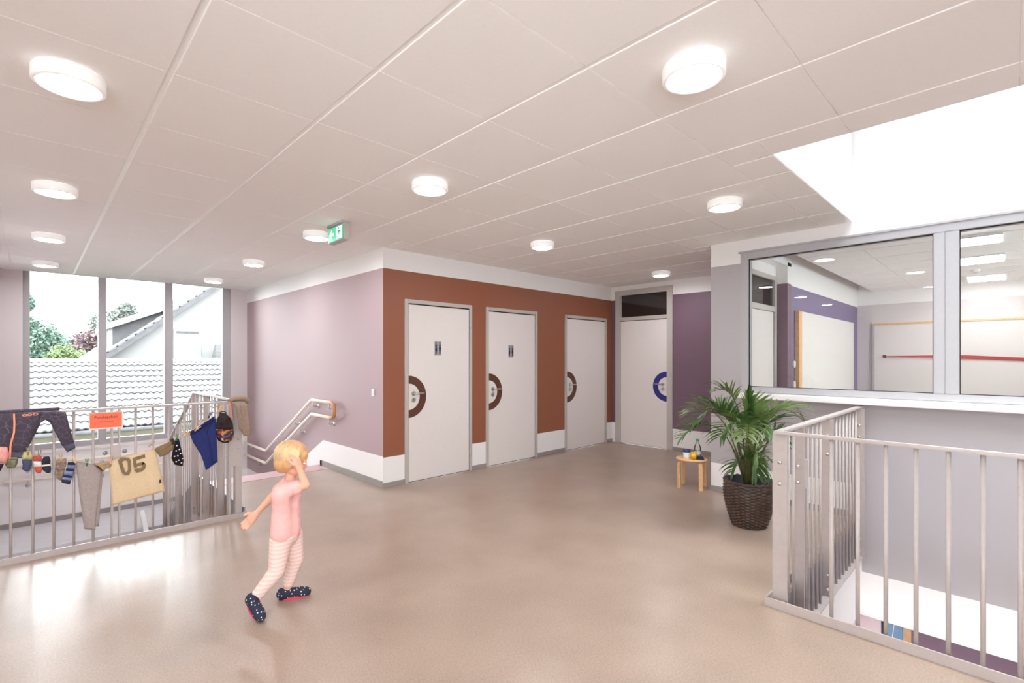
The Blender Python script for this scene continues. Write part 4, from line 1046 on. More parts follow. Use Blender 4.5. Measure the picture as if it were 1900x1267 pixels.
sheet([((-0.309,1.042), (0.047,1.037)), ((-0.305,0.971), (0.036,0.946)), ((-0.305,0.882), (-0.002,0.848)), ((-0.297,0.799), (-0.035,0.765))], 'body', MJ, jk, 0.014, 0.006, 1)
sheet([((-0.297,0.803), (-0.032,0.772)), ((-0.295,0.757), (-0.054,0.723))], 'waistband', M_CUFF, jk, 0.012, 0.004, 2)
sheet([((0.025,0.947), (0.042,1.037)), ((0.064,0.978), (0.109,1.036)), ((0.089,0.957), (0.173,1.023)), ((0.121,0.869), (0.196,0.904)), ((0.152,0.784), (0.220,0.795))], 'sleeve', MJ, jk, 0.016, 0.004, 3)
sheet([((0.152,0.787), (0.220,0.799)), ((0.181,0.733), (0.226,0.759))], 'cuff', M_CUFF, jk, 0.015, 0.002, 4)
zp = MB()
for (p, q) in zip([(-0.093,1.036), (-0.091,0.969), (-0.093,0.906), (-0.109,0.830)], [(-0.091,0.969), (-0.093,0.906), (-0.109,0.830), (-0.114,0.731)]):
    zp.bar((p[0], YC-0.022, p[1]), (q[0], YC-0.022, q[1]), 0.010, 0.004, up=(0, 1, 0))
zp.obj('zip', M_OR, jk)
lt = MB()
for c in ((-0.016,1.022), (0.014,1.024), (-0.040,1.021)):
    n = 16; vs_, fs_ = [], []
    for i in range(n):
        a = 2*math.pi*i/n
        for r_ in (0.006, 0.0115): vs_.append((c[0]+r_*1.2*math.cos(a), YC-0.019, c[1]+r_*0.75*math.sin(a)))
    for i in range(n): k = 2*i; j2 = 2*((i+1) % n); fs_.append((k, k+1, j2+1, j2))
    lt.add(vs_, fs_)
lt.obj('hem_letters', M_OR, jk)
rt = MB().tube([(-0.38, YF-0.005, ZR+0.016), (0.14, YF-0.005, ZR+0.016)], 0.014, 10); rt.obj('fold_over_rail', MJ, jk)
sheet([((-0.297,1.048), (0.025,1.038)), ((-0.297,0.934), (0.014,0.918))], 'back_flap', MJ, jk, 0.006, 0.003, 5, y=YF+0.030)

pk = thing('pink_bag', 'pink cloth bag hanging at the left end of the line', 'bag')
sheet([((-0.236,0.835), (-0.125,0.814)), ((-0.236,0.777), (-0.114,0.761)), ((-0.236,0.727), (-0.130,0.704))], 'bag_body', fabric('pink_cloth', (226, 158, 150)), pk, 0.030, 0.003, 6, y=YC-0.035)
sheet([((-0.236,0.720), (-0.140,0.702)), ((-0.231,0.640), (-0.156,0.657))], 'lower_pouch', fabric('dark_pouch', (56, 48, 60)), pk, 0.020, 0.003, 7, y=YC-0.03)

# string line
ln = thing('clothes_line', 'thin string with pegs tied along the stair railing', 'string')
pts = [(-0.261,0.723), (-0.109,0.734), (-0.002,0.735), (0.138,0.692), (0.226,0.660), (0.411,0.646), (0.715,0.702), (0.832,0.753), (0.946,0.803), (1.129,0.928), (1.200,0.988), (1.289,1.025)]
MB().tube([(p[0], YC-0.004, p[1]) for p in pts], 0.0022, 6).obj('string', mat('sisal_string', (206, 176, 150), 0.8, noise=0.1, nscale=90), ln)
# little mittens, socks and slippers
def small(name, label, cat, parts):
    t = thing(name, label, cat, group='small lost clothes on the line')
    for k, (pn, rows, m, th) in enumerate(parts): sheet(rows, pn, m, t, th, 0.0015, 20+k, sub=3, nc=8, y=YC-0.006-0.006*k)
Fg = fabric('camo_green', (120, 122, 96), 0.5, 30); Fn = fabric('navy_knit', (70, 74, 100)); Fy = fabric('yellow_knit', (200, 196, 130)); Fr = fabric('red_knit', (196, 84, 74)); Fw = fabric('white_knit', (226, 216, 206)); Fd = fabric('black_knit', (48, 50, 62)); Fc = fabric('camo_brown', (142, 122, 106), 0.55, 60); Fb = fabric('blue_knit', (120, 128, 166))
small('mitten', 'small round olive patterned mitten under the jacket hem', 'mitten', [('cuff', [((-0.125,0.740), (-0.075,0.737)), ((-0.130,0.722), (-0.072,0.714))], Fg, 0.012), ('hand', [((-0.130,0.726), (-0.072,0.718)), ((-0.138,0.694), (-0.078,0.685)), ((-0.125,0.667), (-0.091,0.661))], Fg, 0.018), ('clip', [((-0.120,0.725), (-0.112,0.724)), ((-0.120,0.673), (-0.112,0.672))], Fw, 0.006)])
small('slipper', 'small slipper with yellow top and navy foot on the line', 'slipper', [('top', [((-0.046,0.767), (-0.008,0.762)), ((-0.054,0.738), (-0.002,0.731)), ((-0.056,0.712), (-0.005,0.712))], Fy, 0.014), ('opening', [((-0.038,0.751), (-0.016,0.751)), ((-0.040,0.732), (-0.013,0.728))], Fd, 0.006), ('foot', [((-0.056,0.716), (-0.005,0.709)), ((-0.051,0.678), (-0.005,0.671)), ((-0.054,0.648), (-0.013,0.638)), ((-0.040,0.635), (-0.021,0.632))], Fn, 0.018)])
small('baby_sock', 'small white sock with red rim and toe on the line', 'sock', [('rim', [((0.003,0.734), (0.044,0.728)), ((0.000,0.712), (0.047,0.705)), ((0.003,0.692), (0.042,0.687))], Fr, 0.012), ('opening', [((0.011,0.725), (0.039,0.721)), ((0.011,0.702), (0.036,0.699))], Fg, 0.005), ('foot', [((0.000,0.696), (0.044,0.690)), ((0.003,0.654), (0.047,0.648))], Fw, 0.014), ('toe', [((0.006,0.654), (0.047,0.652)), ((0.014,0.623), (0.047,0.625)), ((0.025,0.609), (0.042,0.611))], Fr, 0.014)])
small('ankle_sock', 'small black sock with white stripes on the line', 'sock', [('leg', [((0.056,0.719), (0.084,0.719)), ((0.042,0.687), (0.092,0.691)), ((0.039,0.660), (0.089,0.657))], Fd, 0.014), ('stripe', [((0.039,0.664), (0.089,0.664)), ((0.044,0.648), (0.089,0.649))], Fw, 0.013), ('foot', [((0.044,0.652), (0.092,0.652)), ((0.050,0.628), (0.095,0.629)), ((0.072,0.602), (0.092,0.603))], Fd, 0.015)])
small('camouflage_sock', 'brown mottled child sock pegged left of the striped sock', 'sock', [('leg', [((0.123,0.690), (0.176,0.691)), ((0.118,0.653), (0.176,0.644)), ((0.115,0.614), (0.167,0.606))], Fc, 0.012), ('foot', [((0.115,0.618), (0.167,0.610)), ((0.112,0.584), (0.158,0.561)), ((0.126,0.551), (0.146,0.536))], Fc, 0.014)])
small('striped_sock', 'blue and navy striped child sock beside the grey trousers', 'sock', [('stripe', [(a, b), (c, d)], [Fd, Fb][k % 2], 0.013+0.0004*k) for k, (a, b, c, d) in enumerate([((0.184,0.662), (0.226,0.656), (0.181,0.643), (0.226,0.636)), ((0.181,0.643), (0.226,0.636), (0.173,0.617), (0.220,0.606)), ((0.173,0.617), (0.220,0.606), (0.170,0.606), (0.217,0.594)), ((0.170,0.606), (0.217,0.594), (0.158,0.576), (0.208,0.560)), ((0.158,0.576), (0.208,0.560), (0.155,0.565), (0.205,0.549)), ((0.155,0.565), (0.205,0.549), (0.146,0.547), (0.199,0.527)), ((0.146,0.547), (0.199,0.527), (0.149,0.527), (0.193,0.504))])])
# grey trousers
tr = thing('trousers', 'small grey sweat trousers pegged on the line', 'trousers')
FG = fabric('grey_sweat_cloth', (168, 154, 150), 0.10, 70)
sheet([((0.226,0.660), (0.360,0.616)), ((0.235,0.564), (0.376,0.549)), ((0.247,0.423), (0.360,0.402)), ((0.265,0.241), (0.342,0.216)), ((0.274,0.155), (0.339,0.132))], 'front_leg', FG, tr, 0.012, 0.004, 31)
sheet([((0.301,0.625), (0.386,0.580)), ((0.311,0.512), (0.382,0.520)), ((0.304,0.352), (0.370,0.339)), ((0.317,0.157), (0.360,0.151))], 'rear_leg', FG, tr, 0.008, 0.003, 32, y=YC+0.010)
sheet([((0.220,0.626), (0.229,0.636)), ((0.214,0.575), (0.238,0.563))], 'tie', FG, tr, 0.004, 0.001, 33)
# cream jersey
js = thing('jersey', 'cream long-sleeved jersey with brown number 05 pegged on the line', 'jersey')
FJ = fabric('cream_jersey', (222, 196, 160), 0.05, 70, 0.2); FK = fabric('khaki_jersey', (134, 112, 84), 0.08, 70)
body_rows = [((0.411,0.633), (0.708,0.690)), ((0.421,0.534), (0.730,0.587)), ((0.430,0.430), (0.755,0.462)), ((0.440,0.296), (0.773,0.341))]
sheet(body_rows, 'body', FJ, js, 0.012, 0.004, 41, nc=22)
sheet([((0.701,0.691), (0.740,0.621)), ((0.762,0.722), (0.788,0.636)), ((0.810,0.747), (0.847,0.685))], 'sleeve', FK, js, 0.014, 0.003, 42)
sheet([((0.802,0.752), (0.847,0.677)), ((0.828,0.767), (0.866,0.692))], 'sleeve_cuff', fabric('dark_brown_rib', (70, 56, 48)), js, 0.012, 0.002, 45)
sheet([((0.329,0.629), (0.354,0.577)), ((0.367,0.632), (0.386,0.564)), ((0.405,0.634), (0.408,0.585)), ((0.430,0.631), (0.434,0.589))], 'rolled_sleeve', fabric('light_khaki', (168, 142, 110)), js, 0.022, 0.003, 43)
sheet([((0.326,0.626), (0.335,0.616)), ((0.367,0.599), (0.386,0.560))], 'sleeve_lining', fabric('dark_brown_rib', (70, 56, 48)), js, 0.006, 0.001, 44, y=YC-0.022)
def digit(polys, name):
    m_ = MB()
    for poly in polys: m_.prism(poly, 0.002, 0, lambda u, v, w_: (u, YC-0.0165-w_, v))
    m_.obj(name, FK, js)
zo = [(0.469,0.637), (0.489,0.655), (0.535,0.649), (0.549,0.626), (0.552,0.546), (0.535,0.511), (0.512,0.515), (0.492,0.543)]
zi = [(0.496,0.617), (0.506,0.628), (0.522,0.626), (0.529,0.612), (0.532,0.557), (0.525,0.538), (0.515,0.539), (0.509,0.557)]
digit([[zo[k], zo[(k+1) % 8], zi[(k+1) % 8], zi[k]] for k in range(8)], 'number_zero')
digit([[(0.559,0.641), (0.638,0.660), (0.641,0.634), (0.583,0.621)], [(0.559,0.641), (0.583,0.621), (0.586,0.591), (0.566,0.577)], [(0.566,0.577), (0.586,0.595), (0.624,0.603), (0.641,0.583), (0.617,0.578), (0.593,0.573), (0.583,0.558), (0.569,0.560)], [(0.624,0.603), (0.645,0.583), (0.641,0.549), (0.620,0.527), (0.583,0.524), (0.569,0.547), (0.586,0.557), (0.614,0.553), (0.620,0.569)]], 'number_five')
MB().box(((0.733,0.444)[0], YC-0.018, (0.733,0.414)[1]), ((0.744,0.442)[0], YC-0.012, (0.744,0.442)[1])).obj('side_label', mat('label_black', (44, 44, 52), 0.7), js)
# dotted bag
db = thing('dotted_scarf', 'small black scarf with white dots pegged next to the jersey sleeve', 'scarf')
FDt = fabric('black_dotted_cloth', (32, 28, 34), 0.05)
sheet([((0.847,0.756), (0.869,0.754)), ((0.832,0.696), (0.884,0.681)), ((0.817,0.601), (0.903,0.580)), ((0.839,0.545), (0.896,0.523))], 'cloth', FDt, db, 0.016, 0.003, 51)
dm = MB(); rd = random.Random(3)
for (px_, pz_) in [(0.851,0.703), (0.869,0.669), (0.847,0.659), (0.877,0.633), (0.858,0.618), (0.836,0.616), (0.892,0.591), (0.866,0.581), (0.847,0.571), (0.884,0.556)]:
    dm.lathe([(0.0001, -0.002), (0.0055, -0.0015), (0.006, 0.0)], 8, (px_, YC-0.0185, pz_), axis='y')
dm.obj('dots', M_WHITE, db)
# navy shirt
ns = thing('navy_shirt', 'dark blue childs shirt hanging askew on the line', 'shirt')
FN = fabric('navy_jersey', (44, 52, 104), 0.10, 60)
sheet([((0.942,0.795), (1.129,0.919)), ((0.973,0.706), (1.137,0.788)), ((1.024,0.609), (1.141,0.649)), ((1.048,0.532), (1.146,0.555)), ((1.064,0.461), (1.146,0.523))], 'body', FN, ns, 0.014, 0.006, 61)
sheet([((1.068,0.795), (1.133,0.905)), ((1.096,0.631), (1.146,0.648)), ((1.113,0.514), (1.150,0.522))], 'fold', FN, ns, 0.010, 0.003, 62, y=YC-0.016)
sheet([((0.938,0.804), (0.953,0.780)), ((0.977,0.823), (0.992,0.794)), ((1.056,0.870), (1.068,0.841)), ((1.121,0.920), (1.129,0.891))], 'neckband', fabric('navy_rib', (34, 40, 82)), ns, 0.010, 0.001, 63, y=YC-0.010)
# cap
cpn = thing('cap', 'black childs cap with colourful print hanging near the corner post', 'cap')
FCp = fabric('black_check_cloth', (54, 44, 46), 0.45, 16); 
def cap_print():
    m = bpy.data.materials.new('colourful_cap_print'); m.use_nodes = True
    n = m.node_tree; L = n.links; b = n.nodes['Principled BSDF']; b.inputs['Roughness'].default_value = 0.7
    tc = n.nodes.new('ShaderNodeTexCoord'); v = n.nodes.new('ShaderNodeTexVoronoi'); v.inputs['Scale'].default_value = 48
    L.new(tc.outputs['Object'], v.inputs['Vector'])
    sp = n.nodes.new('ShaderNodeSeparateColor'); L.new(v.outputs['Color'], sp.inputs[0])
    r = n.nodes.new('ShaderNodeValToRGB'); r.color_ramp.interpolation = 'CONSTANT'
    for i, (p, c) in enumerate(((0.0, (52, 38, 46)), (0.42, (150, 58, 56)), (0.62, (196, 120, 70)), (0.78, (92, 70, 110)), (0.9, (226, 196, 150)))):
        e = r.color_ramp.elements[i] if i < 2 else r.color_ramp.elements.new(p)
        e.position = p; e.color = (*lin(c), 1)
    L.new(sp.outputs[0], r.inputs['Fac']); L.new(r.outputs['Color'], b.inputs['Base Color'])
    return m
sheet([((1.170,0.944), (1.212,0.940)), ((1.146,0.899), (1.251,0.890)), ((1.133,0.844), (1.268,0.841)), ((1.129,0.808), (1.272,0.794))], 'crown', FCp, cpn, 0.040, 0.001, 71, y=YC-0.018)
sheet([((1.129,0.812), (1.272,0.798)), ((1.137,0.761), (1.276,0.755)), ((1.158,0.721), (1.263,0.714)), ((1.183,0.695), (1.238,0.689))], 'front_panel', cap_print(), cpn, 0.042, 0.001, 72, y=YC-0.018)
sheet([((1.137,0.751), (1.272,0.746)), ((1.154,0.708), (1.259,0.700)), ((1.187,0.685), (1.234,0.680))], 'brim', fabric('black_brim', (34, 28, 30)), cpn, 0.020, 0.0, 73, y=YC-0.012)
MB().tube([(p[0], YC-0.02, p[1]) for p in ((1.166,0.935), (1.166,0.949), (1.183,0.957), (1.200,0.955), (1.212,0.945), (1.212,0.931))], 0.004, 6).obj('strap', fabric('black_brim', (34, 28, 30)), cpn)
# pink cord and taupe pullover on the corner post
pc = thing('twisted_ribbon', 'twisted pink ribbon hanging at the corner post', 'ribbon')
cpts = [(1.234,1.038), (1.246,0.990), (1.251,0.933), (1.259,0.880)]
for s in (0, 1):
    q = []
    for i in range(25):
        t = i/24*3; k = min(2, int(t)); u = t-k; a, b = cpts[k], cpts[k+1]
        q.append((a[0]+(b[0]-a[0])*u+0.004*math.cos(i*1.0+s*math.pi), YC-0.036+0.004*math.sin(i*1.0+s*math.pi), a[1]+(b[1]-a[1])*u))
    MB().tube(q, 0.0042, 6).obj('strand', fabric('salmon_cord', (232, 140, 124)), pc)
tp = thing('taupe_pullover', 'taupe pullover draped over the railing corner post', 'pullover')
FT = fabric('taupe_knit', (154, 132, 116), 0.10, 60)
sheet([((1.238,1.033), (1.359,1.035)), ((1.281,1.002), (1.382,0.971)), ((1.307,0.938), (1.390,0.883)), ((1.307,0.819), (1.404,0.785)), ((1.346,0.729), (1.408,0.732))], 'hanging_part', FT, tp, 0.020, 0.004, 81, y=YC-0.045)
MB().tube([(1.24, YF-0.045, ZR+0.012), (1.30, YF-0.03, ZR+0.034), (1.37, YF-0.028, ZR+0.032), (1.405, YF-0.04, ZR-0.01)], [0.018, 0.024, 0.026, 0.020], 10).obj('fold', FT, tp)
sheet([((1.268,1.026), (1.311,1.028)), ((1.289,0.916), (1.329,0.903)), ((1.302,0.795), (1.342,0.768))], 'sleeve', FT, tp, 0.014, 0.003, 82, y=YC-0.068)
# pegs
pegs = [(None, 'brown', 0, 'wooden peg holding the yellow and navy slipper'), (None, 'brown', 0.1, 'wooden peg holding the red-rimmed sock'), (None, 'tan', 0, 'wooden peg holding the mottled sock'), (None, 'peach', -.2, 'wooden peg between striped sock and trousers'),
        (None, 'green', 0, 'green plastic peg on the grey trousers'), (None, 'peach', 0, 'wooden peg at the neck of the cream jersey'), (None, 'tan', 0.7, 'wooden peg on the jersey sleeve'), (None, 'green', 0.1, 'green plastic peg on the dotted scarf'),
        (None, 'yellow', 0.9, 'yellow-orange wooden peg left of the navy shirt'), (None, 'tan', 0.8, 'wooden peg on the navy shirt neckband'), (None, 'navy', 0.4, 'dark blue peg at the right shoulder of the navy shirt'), (None, 'yellow', 0.5, 'orange peg above the cap')]
pc_ = {'brown': (150, 116, 84), 'tan': (196, 160, 122), 'peach': (226, 180, 140), 'green': (30, 116, 74), 'yellow': (232, 168, 84), 'navy': (46, 50, 84)}

PEGXZ = [(-0.024, 0.771), (0.033, 0.744), (0.146, 0.702), (0.219, 0.680), (0.288, 0.647), (0.425, 0.647), (0.680, 0.739), (0.850, 0.771), (0.918, 0.786), (0.996, 0.828), (1.087, 0.933), (1.165, 0.983)]
SGX, SGZ = 0.402, 0.949
for (p, c, rot, lab), (X_, Z_) in zip(pegs, PEGXZ):
    t = thing('clothes_peg', lab, 'clothes peg', (X_, YC-0.024, Z_), group='pegs on the clothes line')
    t.rotation_euler = (0, rot, 0)
    m_ = mat('peg_'+c, pc_[c], 0.6, noise=0.08, nscale=60)
    for s in (-1, 1): MB().bar((0.0015*s, 0, -0.028), (0.007*s, 0, 0.028), 0.010, 0.006, up=(1, 0, 0)).obj('jaw', m_, t)
    MB().tube([(-0.008, -0.006, 0.0), (0.008, -0.006, 0.0)], 0.003, 8).obj('spring', M_STEEL, t)
# orange notice
no = thing('notice', 'orange paper notice reading Fundsachen taped to the railing', 'notice', (SGX, YC+0.0, SGZ))
MB().box((-0.100, -0.001, -0.066), (0.100, 0.001, 0.060)).obj('laminate', mat('laminate_white', (240, 232, 226), 0.25), no)
MB().box((-0.096, -0.003, -0.058), (0.094, -0.001, 0.056)).obj('paper', mat('orange_paper', (244, 112, 78), 0.6, noise=0.03, nscale=30), no)
M_INK = mat('print_ink', (96, 36, 30), 0.7)
tx = text_mesh('Fundsachen', 0.030, 0.0003, 'heading'); tx.transform(Matrix.Rotation(math.pi/2, 4, 'X')); tx.materials.append(M_INK)
bold = tx.copy(); 
link('heading', tx, no, loc=(0.0, -0.0036, 0.022))
MB().box((-0.047, -0.0036, -0.0135), (0.047, -0.003, -0.0115)).obj('text_line', M_INK, no)
for s in (-1, 1): MB().bar((0.06*s, -0.004, 0.058), (0.094*s, -0.004, 0.044), 0.012, 0.0012, up=(0, 1, 0)).obj('tape', mat('parcel_tape', (226, 150, 110), 0.3), no)
no.rotation_euler = (0, math.radians(0.0), 0)

# ================================================================== CHILD
CH = Vector((1.0737, 2.9165, 0))
def W3(a, b, z): return fR*a+fF*b+Vector((0, 0, z))
def sphere(mb, c, r, sc_=(1, 1, 1), M=None, nu=16, nv=10):
    vs_, fs_ = [], []
    for i in range(nv+1):
        th = math.pi*i/nv
        for j in range(nu):
            ph = 2*math.pi*j/nu
            v = Vector((r*sc_[0]*math.sin(th)*math.cos(ph), r*sc_[1]*math.sin(th)*math.sin(ph), r*sc_[2]*math.cos(th)))
            if M: v = M @ v
            vs_.append(Vector(c)+v)
    for i in range(nv):
        for j in range(nu): fs_.append((i*nu+j, i*nu+(j+1) % nu, (i+1)*nu+(j+1) % nu, (i+1)*nu+j))
    mb.add(vs_, fs_, 0, True)
def limb(mb, pts, rs, k=6):
    """chain of spheres along a smooth polyline -> union by voxel remesh"""
    pts = [Vector(p) for p in pts]
    for i in range(len(pts)-1):
        n = max(2, int((pts[i+1]-pts[i]).length/(min(rs[i], rs[i+1])*0.45)))
        for j in range(n+1):
            t = j/n; sphere(mb, pts[i].lerp(pts[i+1], t), rs[i]+(rs[i+1]-rs[i])*t, nu=12, nv=8)
def fuse(mb, name, m, voxel, smooth=6, fac=0.5):
    me = mb.mesh(name, m); o = bpy.data.objects.new(name, me); col.objects.link(o)
    # merge poles so each sphere is closed
    bm = bmesh.new(); bm.from_mesh(me); bmesh.ops.remove_doubles(bm, verts=bm.verts[:], dist=1e-5); bmesh.ops.recalc_face_normals(bm, faces=bm.faces[:]); bm.to_mesh(me); bm.free()
    r = o.modifiers.new('r', 'REMESH'); r.mode = 'VOXEL'; r.voxel_size = voxel
    s = o.modifiers.new('s', 'SMOOTH'); s.factor = fac; s.iterations = smooth
    return evaluated(o, name, m)
def skin_mat():
    return mat('skin', (222, 168, 142), 0.55, noise=0.06, nscale=14)
pe = thing('person', 'small child with blond hair walking, pink t-shirt, pale leggings, dotted shoes', 'person', CH)
# --- joints (a = right in view, b = away, z)
pelvis = W3(0.0, -0.03, 0.405); waist = W3(-0.005, -0.025, 0.47); chest = W3(0.0, -0.02, 0.62); neckb = W3(0.012, -0.012, 0.705); head = W3(0.03, -0.01, 0.825)
hipF, kneeF, ankF = W3(0.012, 0.02, 0.385), W3(0.028, 0.035, 0.235), W3(-0.018, 0.035, 0.075)
hipR, kneeR, ankR = W3(-0.012, -0.075, 0.385), W3(-0.02, -0.10, 0.225), W3(-0.115, -0.155, 0.10)
shL, elL, wrL = W3(-0.03, 0.075, 0.675), W3(-0.13, 0.06, 0.585), W3(-0.205, 0.04, 0.50)
shR, elR, wrR = W3(0.03, -0.10, 0.675), W3(0.135, -0.085, 0.70), W3(0.098, -0.085, 0.795)
B = MB()
limb(B, [pelvis, waist, chest], [0.068, 0.062, 0.068])
limb(B, [W3(0, -0.03+0.035, 0.41), W3(0, -0.03-0.035, 0.41)], [0.055, 0.055])
limb(B, [shL.lerp(chest, 0.25), shR.lerp(chest, 0.25)], [0.042, 0.042])
limb(B, [chest, neckb, W3(0.02, -0.01, 0.76)], [0.05, 0.032, 0.030])
limb(B, [hipF, kneeF, ankF], [0.052, 0.036, 0.024]); limb(B, [hipR, kneeR, ankR], [0.052, 0.036, 0.024])
limb(B, [shL, elL, wrL], [0.030, 0.023, 0.016]); limb(B, [shR, elR, wrR], [0.030, 0.024, 0.017])
limb(B, [ankF, W3(-0.03, 0.025, 0.035), W3(0.05, 0.062, 0.025)], [0.022, 0.020, 0.014])
limb(B, [ankR, W3(-0.13, -0.165, 0.085), W3(-0.085, -0.19, 0.045)], [0.022, 0.020, 0.014])
# hands: palm, four fingers, thumb
def hand(wr, fwd, side, up, curl, s=1.0):
    fwd, side, up = fwd.normalized(), side.normalized(), up.normalized()
    pc0 = wr+fwd*0.028*s
    for q in (-0.011, 0, 0.011): limb(B, [wr+side*q*0.5, pc0+side*q*s, pc0+fwd*0.014*s+side*q*1.1*s], [0.012*s, 0.011*s, 0.0095*s])
    for k, (q, l) in enumerate(((-0.0165, 0.030), (-0.0055, 0.036), (0.0055, 0.034), (0.0165, 0.026))):
        p0 = pc0+fwd*0.018*s+side*q*s
        d1 = (fwd+side*q*6-up*curl*0.4).normalized(); d2 = (fwd-up*curl*1.3).normalized()
        p1 = p0+d1*l*0.5*s; p2 = p1+d2*l*0.5*s
        limb(B, [p0, p1, p2], [0.0062*s, 0.0056*s, 0.0048*s])
    p0 = wr+fwd*0.016*s+side*-0.014*s
    p1 = p0+(fwd*0.6-side*0.8-up*0.2).normalized()*0.018*s; p2 = p1+(fwd*0.9-side*0.35-up*0.3).normalized()*0.017*s
    limb(B, [p0, p1, p2], [0.0080*s, 0.0068*s, 0.0056*s])
hand(wrL, wrL-elL, fR*0.62-Vector((0, 0, 0.7))-fF*0.25, fF*0.9+fR*0.2, 0.4, 1.3)
hand(wrR, Vector((0, 0, 0.8))-fR*0.35+fF*0.1, fF*0.9+fR*0.3, fR*0.8-fF*0.5, 0.5, 1.25)
# head: skull, jaw, face features along the looking direction
look = (fR*0.88+fF*0.32+Vector((0, 0, -0.22))).normalized(); lat = look.cross(Vector((0, 0, 1))).normalized(); upv = lat.cross(look).normalized()
HM = Matrix((lat, look, upv)).transposed()
hp3 = lambda x, y, z: head+lat*x+look*y+upv*z
sphere(B, hp3(0, -0.008, 0.018), 0.080, (0.90, 1.04, 1.0), HM, 20, 14)
sphere(B, hp3(0, 0.022, -0.032), 0.058, (0.95, 0.95, 0.95), HM, 18, 12)
sphere(B, hp3(0, 0.050, -0.062), 0.022, (1.1, 0.9, 0.8), HM)
for s in (-1, 1):
    sphere(B, hp3(0.034*s, 0.050, -0.030), 0.026, (1, .8, 1), HM)                      # cheeks
    sphere(B, hp3(0.074*s, -0.006, -0.008), 0.019, (0.45, 0.8, 1.15), HM)             # ears
    sphere(B, hp3(0.026*s, 0.066, 0.012), 0.014, (1.3, 0.6, 0.6), HM)                  # brow
sphere(B, hp3(0, 0.078, -0.022), 0.0105, (1.0, 0.9, 0.8), HM); sphere(B, hp3(0, 0.073, -0.008), 0.008, (0.8, 0.8, 1.8), HM)   # nose
sphere(B, hp3(0, 0.070, -0.048), 0.011, (1.6, 0.5, 0.35), HM); sphere(B, hp3(0, 0.069, -0.054), 0.010, (1.4, 0.5, 0.4), HM)  # lips
link('body', fuse(B, 'body', skin_mat(), 0.003, 3, 0.4), pe)
eye = MB(); iris = MB()
for s in (-1, 1):
    sphere(eye, hp3(0.027*s, 0.0655, -0.002), 0.0098, (1, 0.8, 0.75), HM); sphere(iris, hp3(0.027*s, 0.0718, -0.002), 0.0044, (1, 0.5, 1), HM)
eo = eye.obj('eyes', mat('eye_white', (236, 232, 228), 0.2), pe); iris.obj('iris', mat('eye_dark', (60, 56, 60), 0.2), eo)
lm = MB(); sphere(lm, hp3(0, 0.0755, -0.051), 0.010, (1.35, 0.25, 0.36), HM); lm.obj('lips', mat('lip', (190, 104, 96), 0.45), pe)
# hair: cap plus strands, short blond bob
Hh = MB()
sphere(Hh, hp3(0, -0.014, 0.028), 0.0865, (0.93, 1.05, 1.0), HM, 20, 14)
sphere(Hh, hp3(0, -0.045, -0.015), 0.068, (1.05, 0.8, 1.0), HM); sphere(Hh, hp3(0, -0.055, -0.045), 0.045, (1.2, 0.7, 0.8), HM)
for s in (-1, 1): sphere(Hh, hp3(0.060*s, -0.020, -0.005), 0.040, (0.6, 0.9, 1.2), HM)
for k in range(5): sphere(Hh, hp3(-0.036+0.018*k, 0.052, 0.056-0.004*abs(k-2)), 0.022, (0.9, 0.9, 0.8), HM)
hm = fuse(Hh, 'hair', mat('blond_hair', (206, 158, 108), 0.5, noise=0.2, nscale=14), 0.005, 4)
ho = link('hair', hm, pe)
rs_ = random.Random(5); stv = MB()
for k in range(520):
    th = rs_.uniform(0, 2*math.pi); x_, y_ = math.cos(th), math.sin(th)
    if y_ > 0.45: continue
    e0 = rs_.uniform(0.15, 1.0)
    pts = []
    for i in range(6):
        el = e0-(e0+0.75)*i/5
        rr_ = 0.0885*(1+0.02*rs_.random())
        pts.append(hp3(rr_*0.94*math.cos(el)*x_*(1 if el > -0.2 else 0.97), -0.014+rr_*1.05*math.cos(el)*y_, 0.026+rr_*1.02*math.sin(el)))
    stv.tube(pts, [0.0022, 0.0024, 0.0024, 0.0022, 0.002, 0.001], 5)
stv.obj('hair_strands', mat('blond_strand', (222, 184, 138), 0.45, noise=0.3, nscale=12), ho)
MB().bar(hp3(-0.066, -0.05, 0.03), hp3(-0.078, -0.01, 0.035), 0.010, 0.004, up=tuple(lat)).obj('hair_clip', M_WHITE, ho)
# t-shirt
S = MB()
limb(S, [W3(0, -0.028, 0.435), W3(-0.003, -0.025, 0.52), chest], [0.083, 0.079, 0.080])
for bb in (0.028, -0.084):
    limb(S, [W3(0.008, bb*1.25-0.008, 0.655), W3(0.0, bb, 0.56), W3(-0.002, bb, 0.43)], [0.052, 0.056, 0.062])
limb(S, [W3(-0.003, 0.012, 0.43), W3(-0.003, -0.068, 0.43)], [0.068, 0.068])
limb(S, [shL.lerp(chest, 0.2), shR.lerp(chest, 0.2)], [0.052, 0.052])
limb(S, [chest, neckb+Vector((0, 0, -0.012))], [0.062, 0.040])
limb(S, [shL, shL.lerp(elL, 0.55)], [0.040, 0.042]); limb(S, [shR, shR.lerp(elR, 0.50)], [0.041, 0.043])
link('t_shirt', fuse(S, 't_shirt', fabric('pink_jersey', (238, 182, 176), 0.06, 30, 0.3), 0.006, 16), pe)
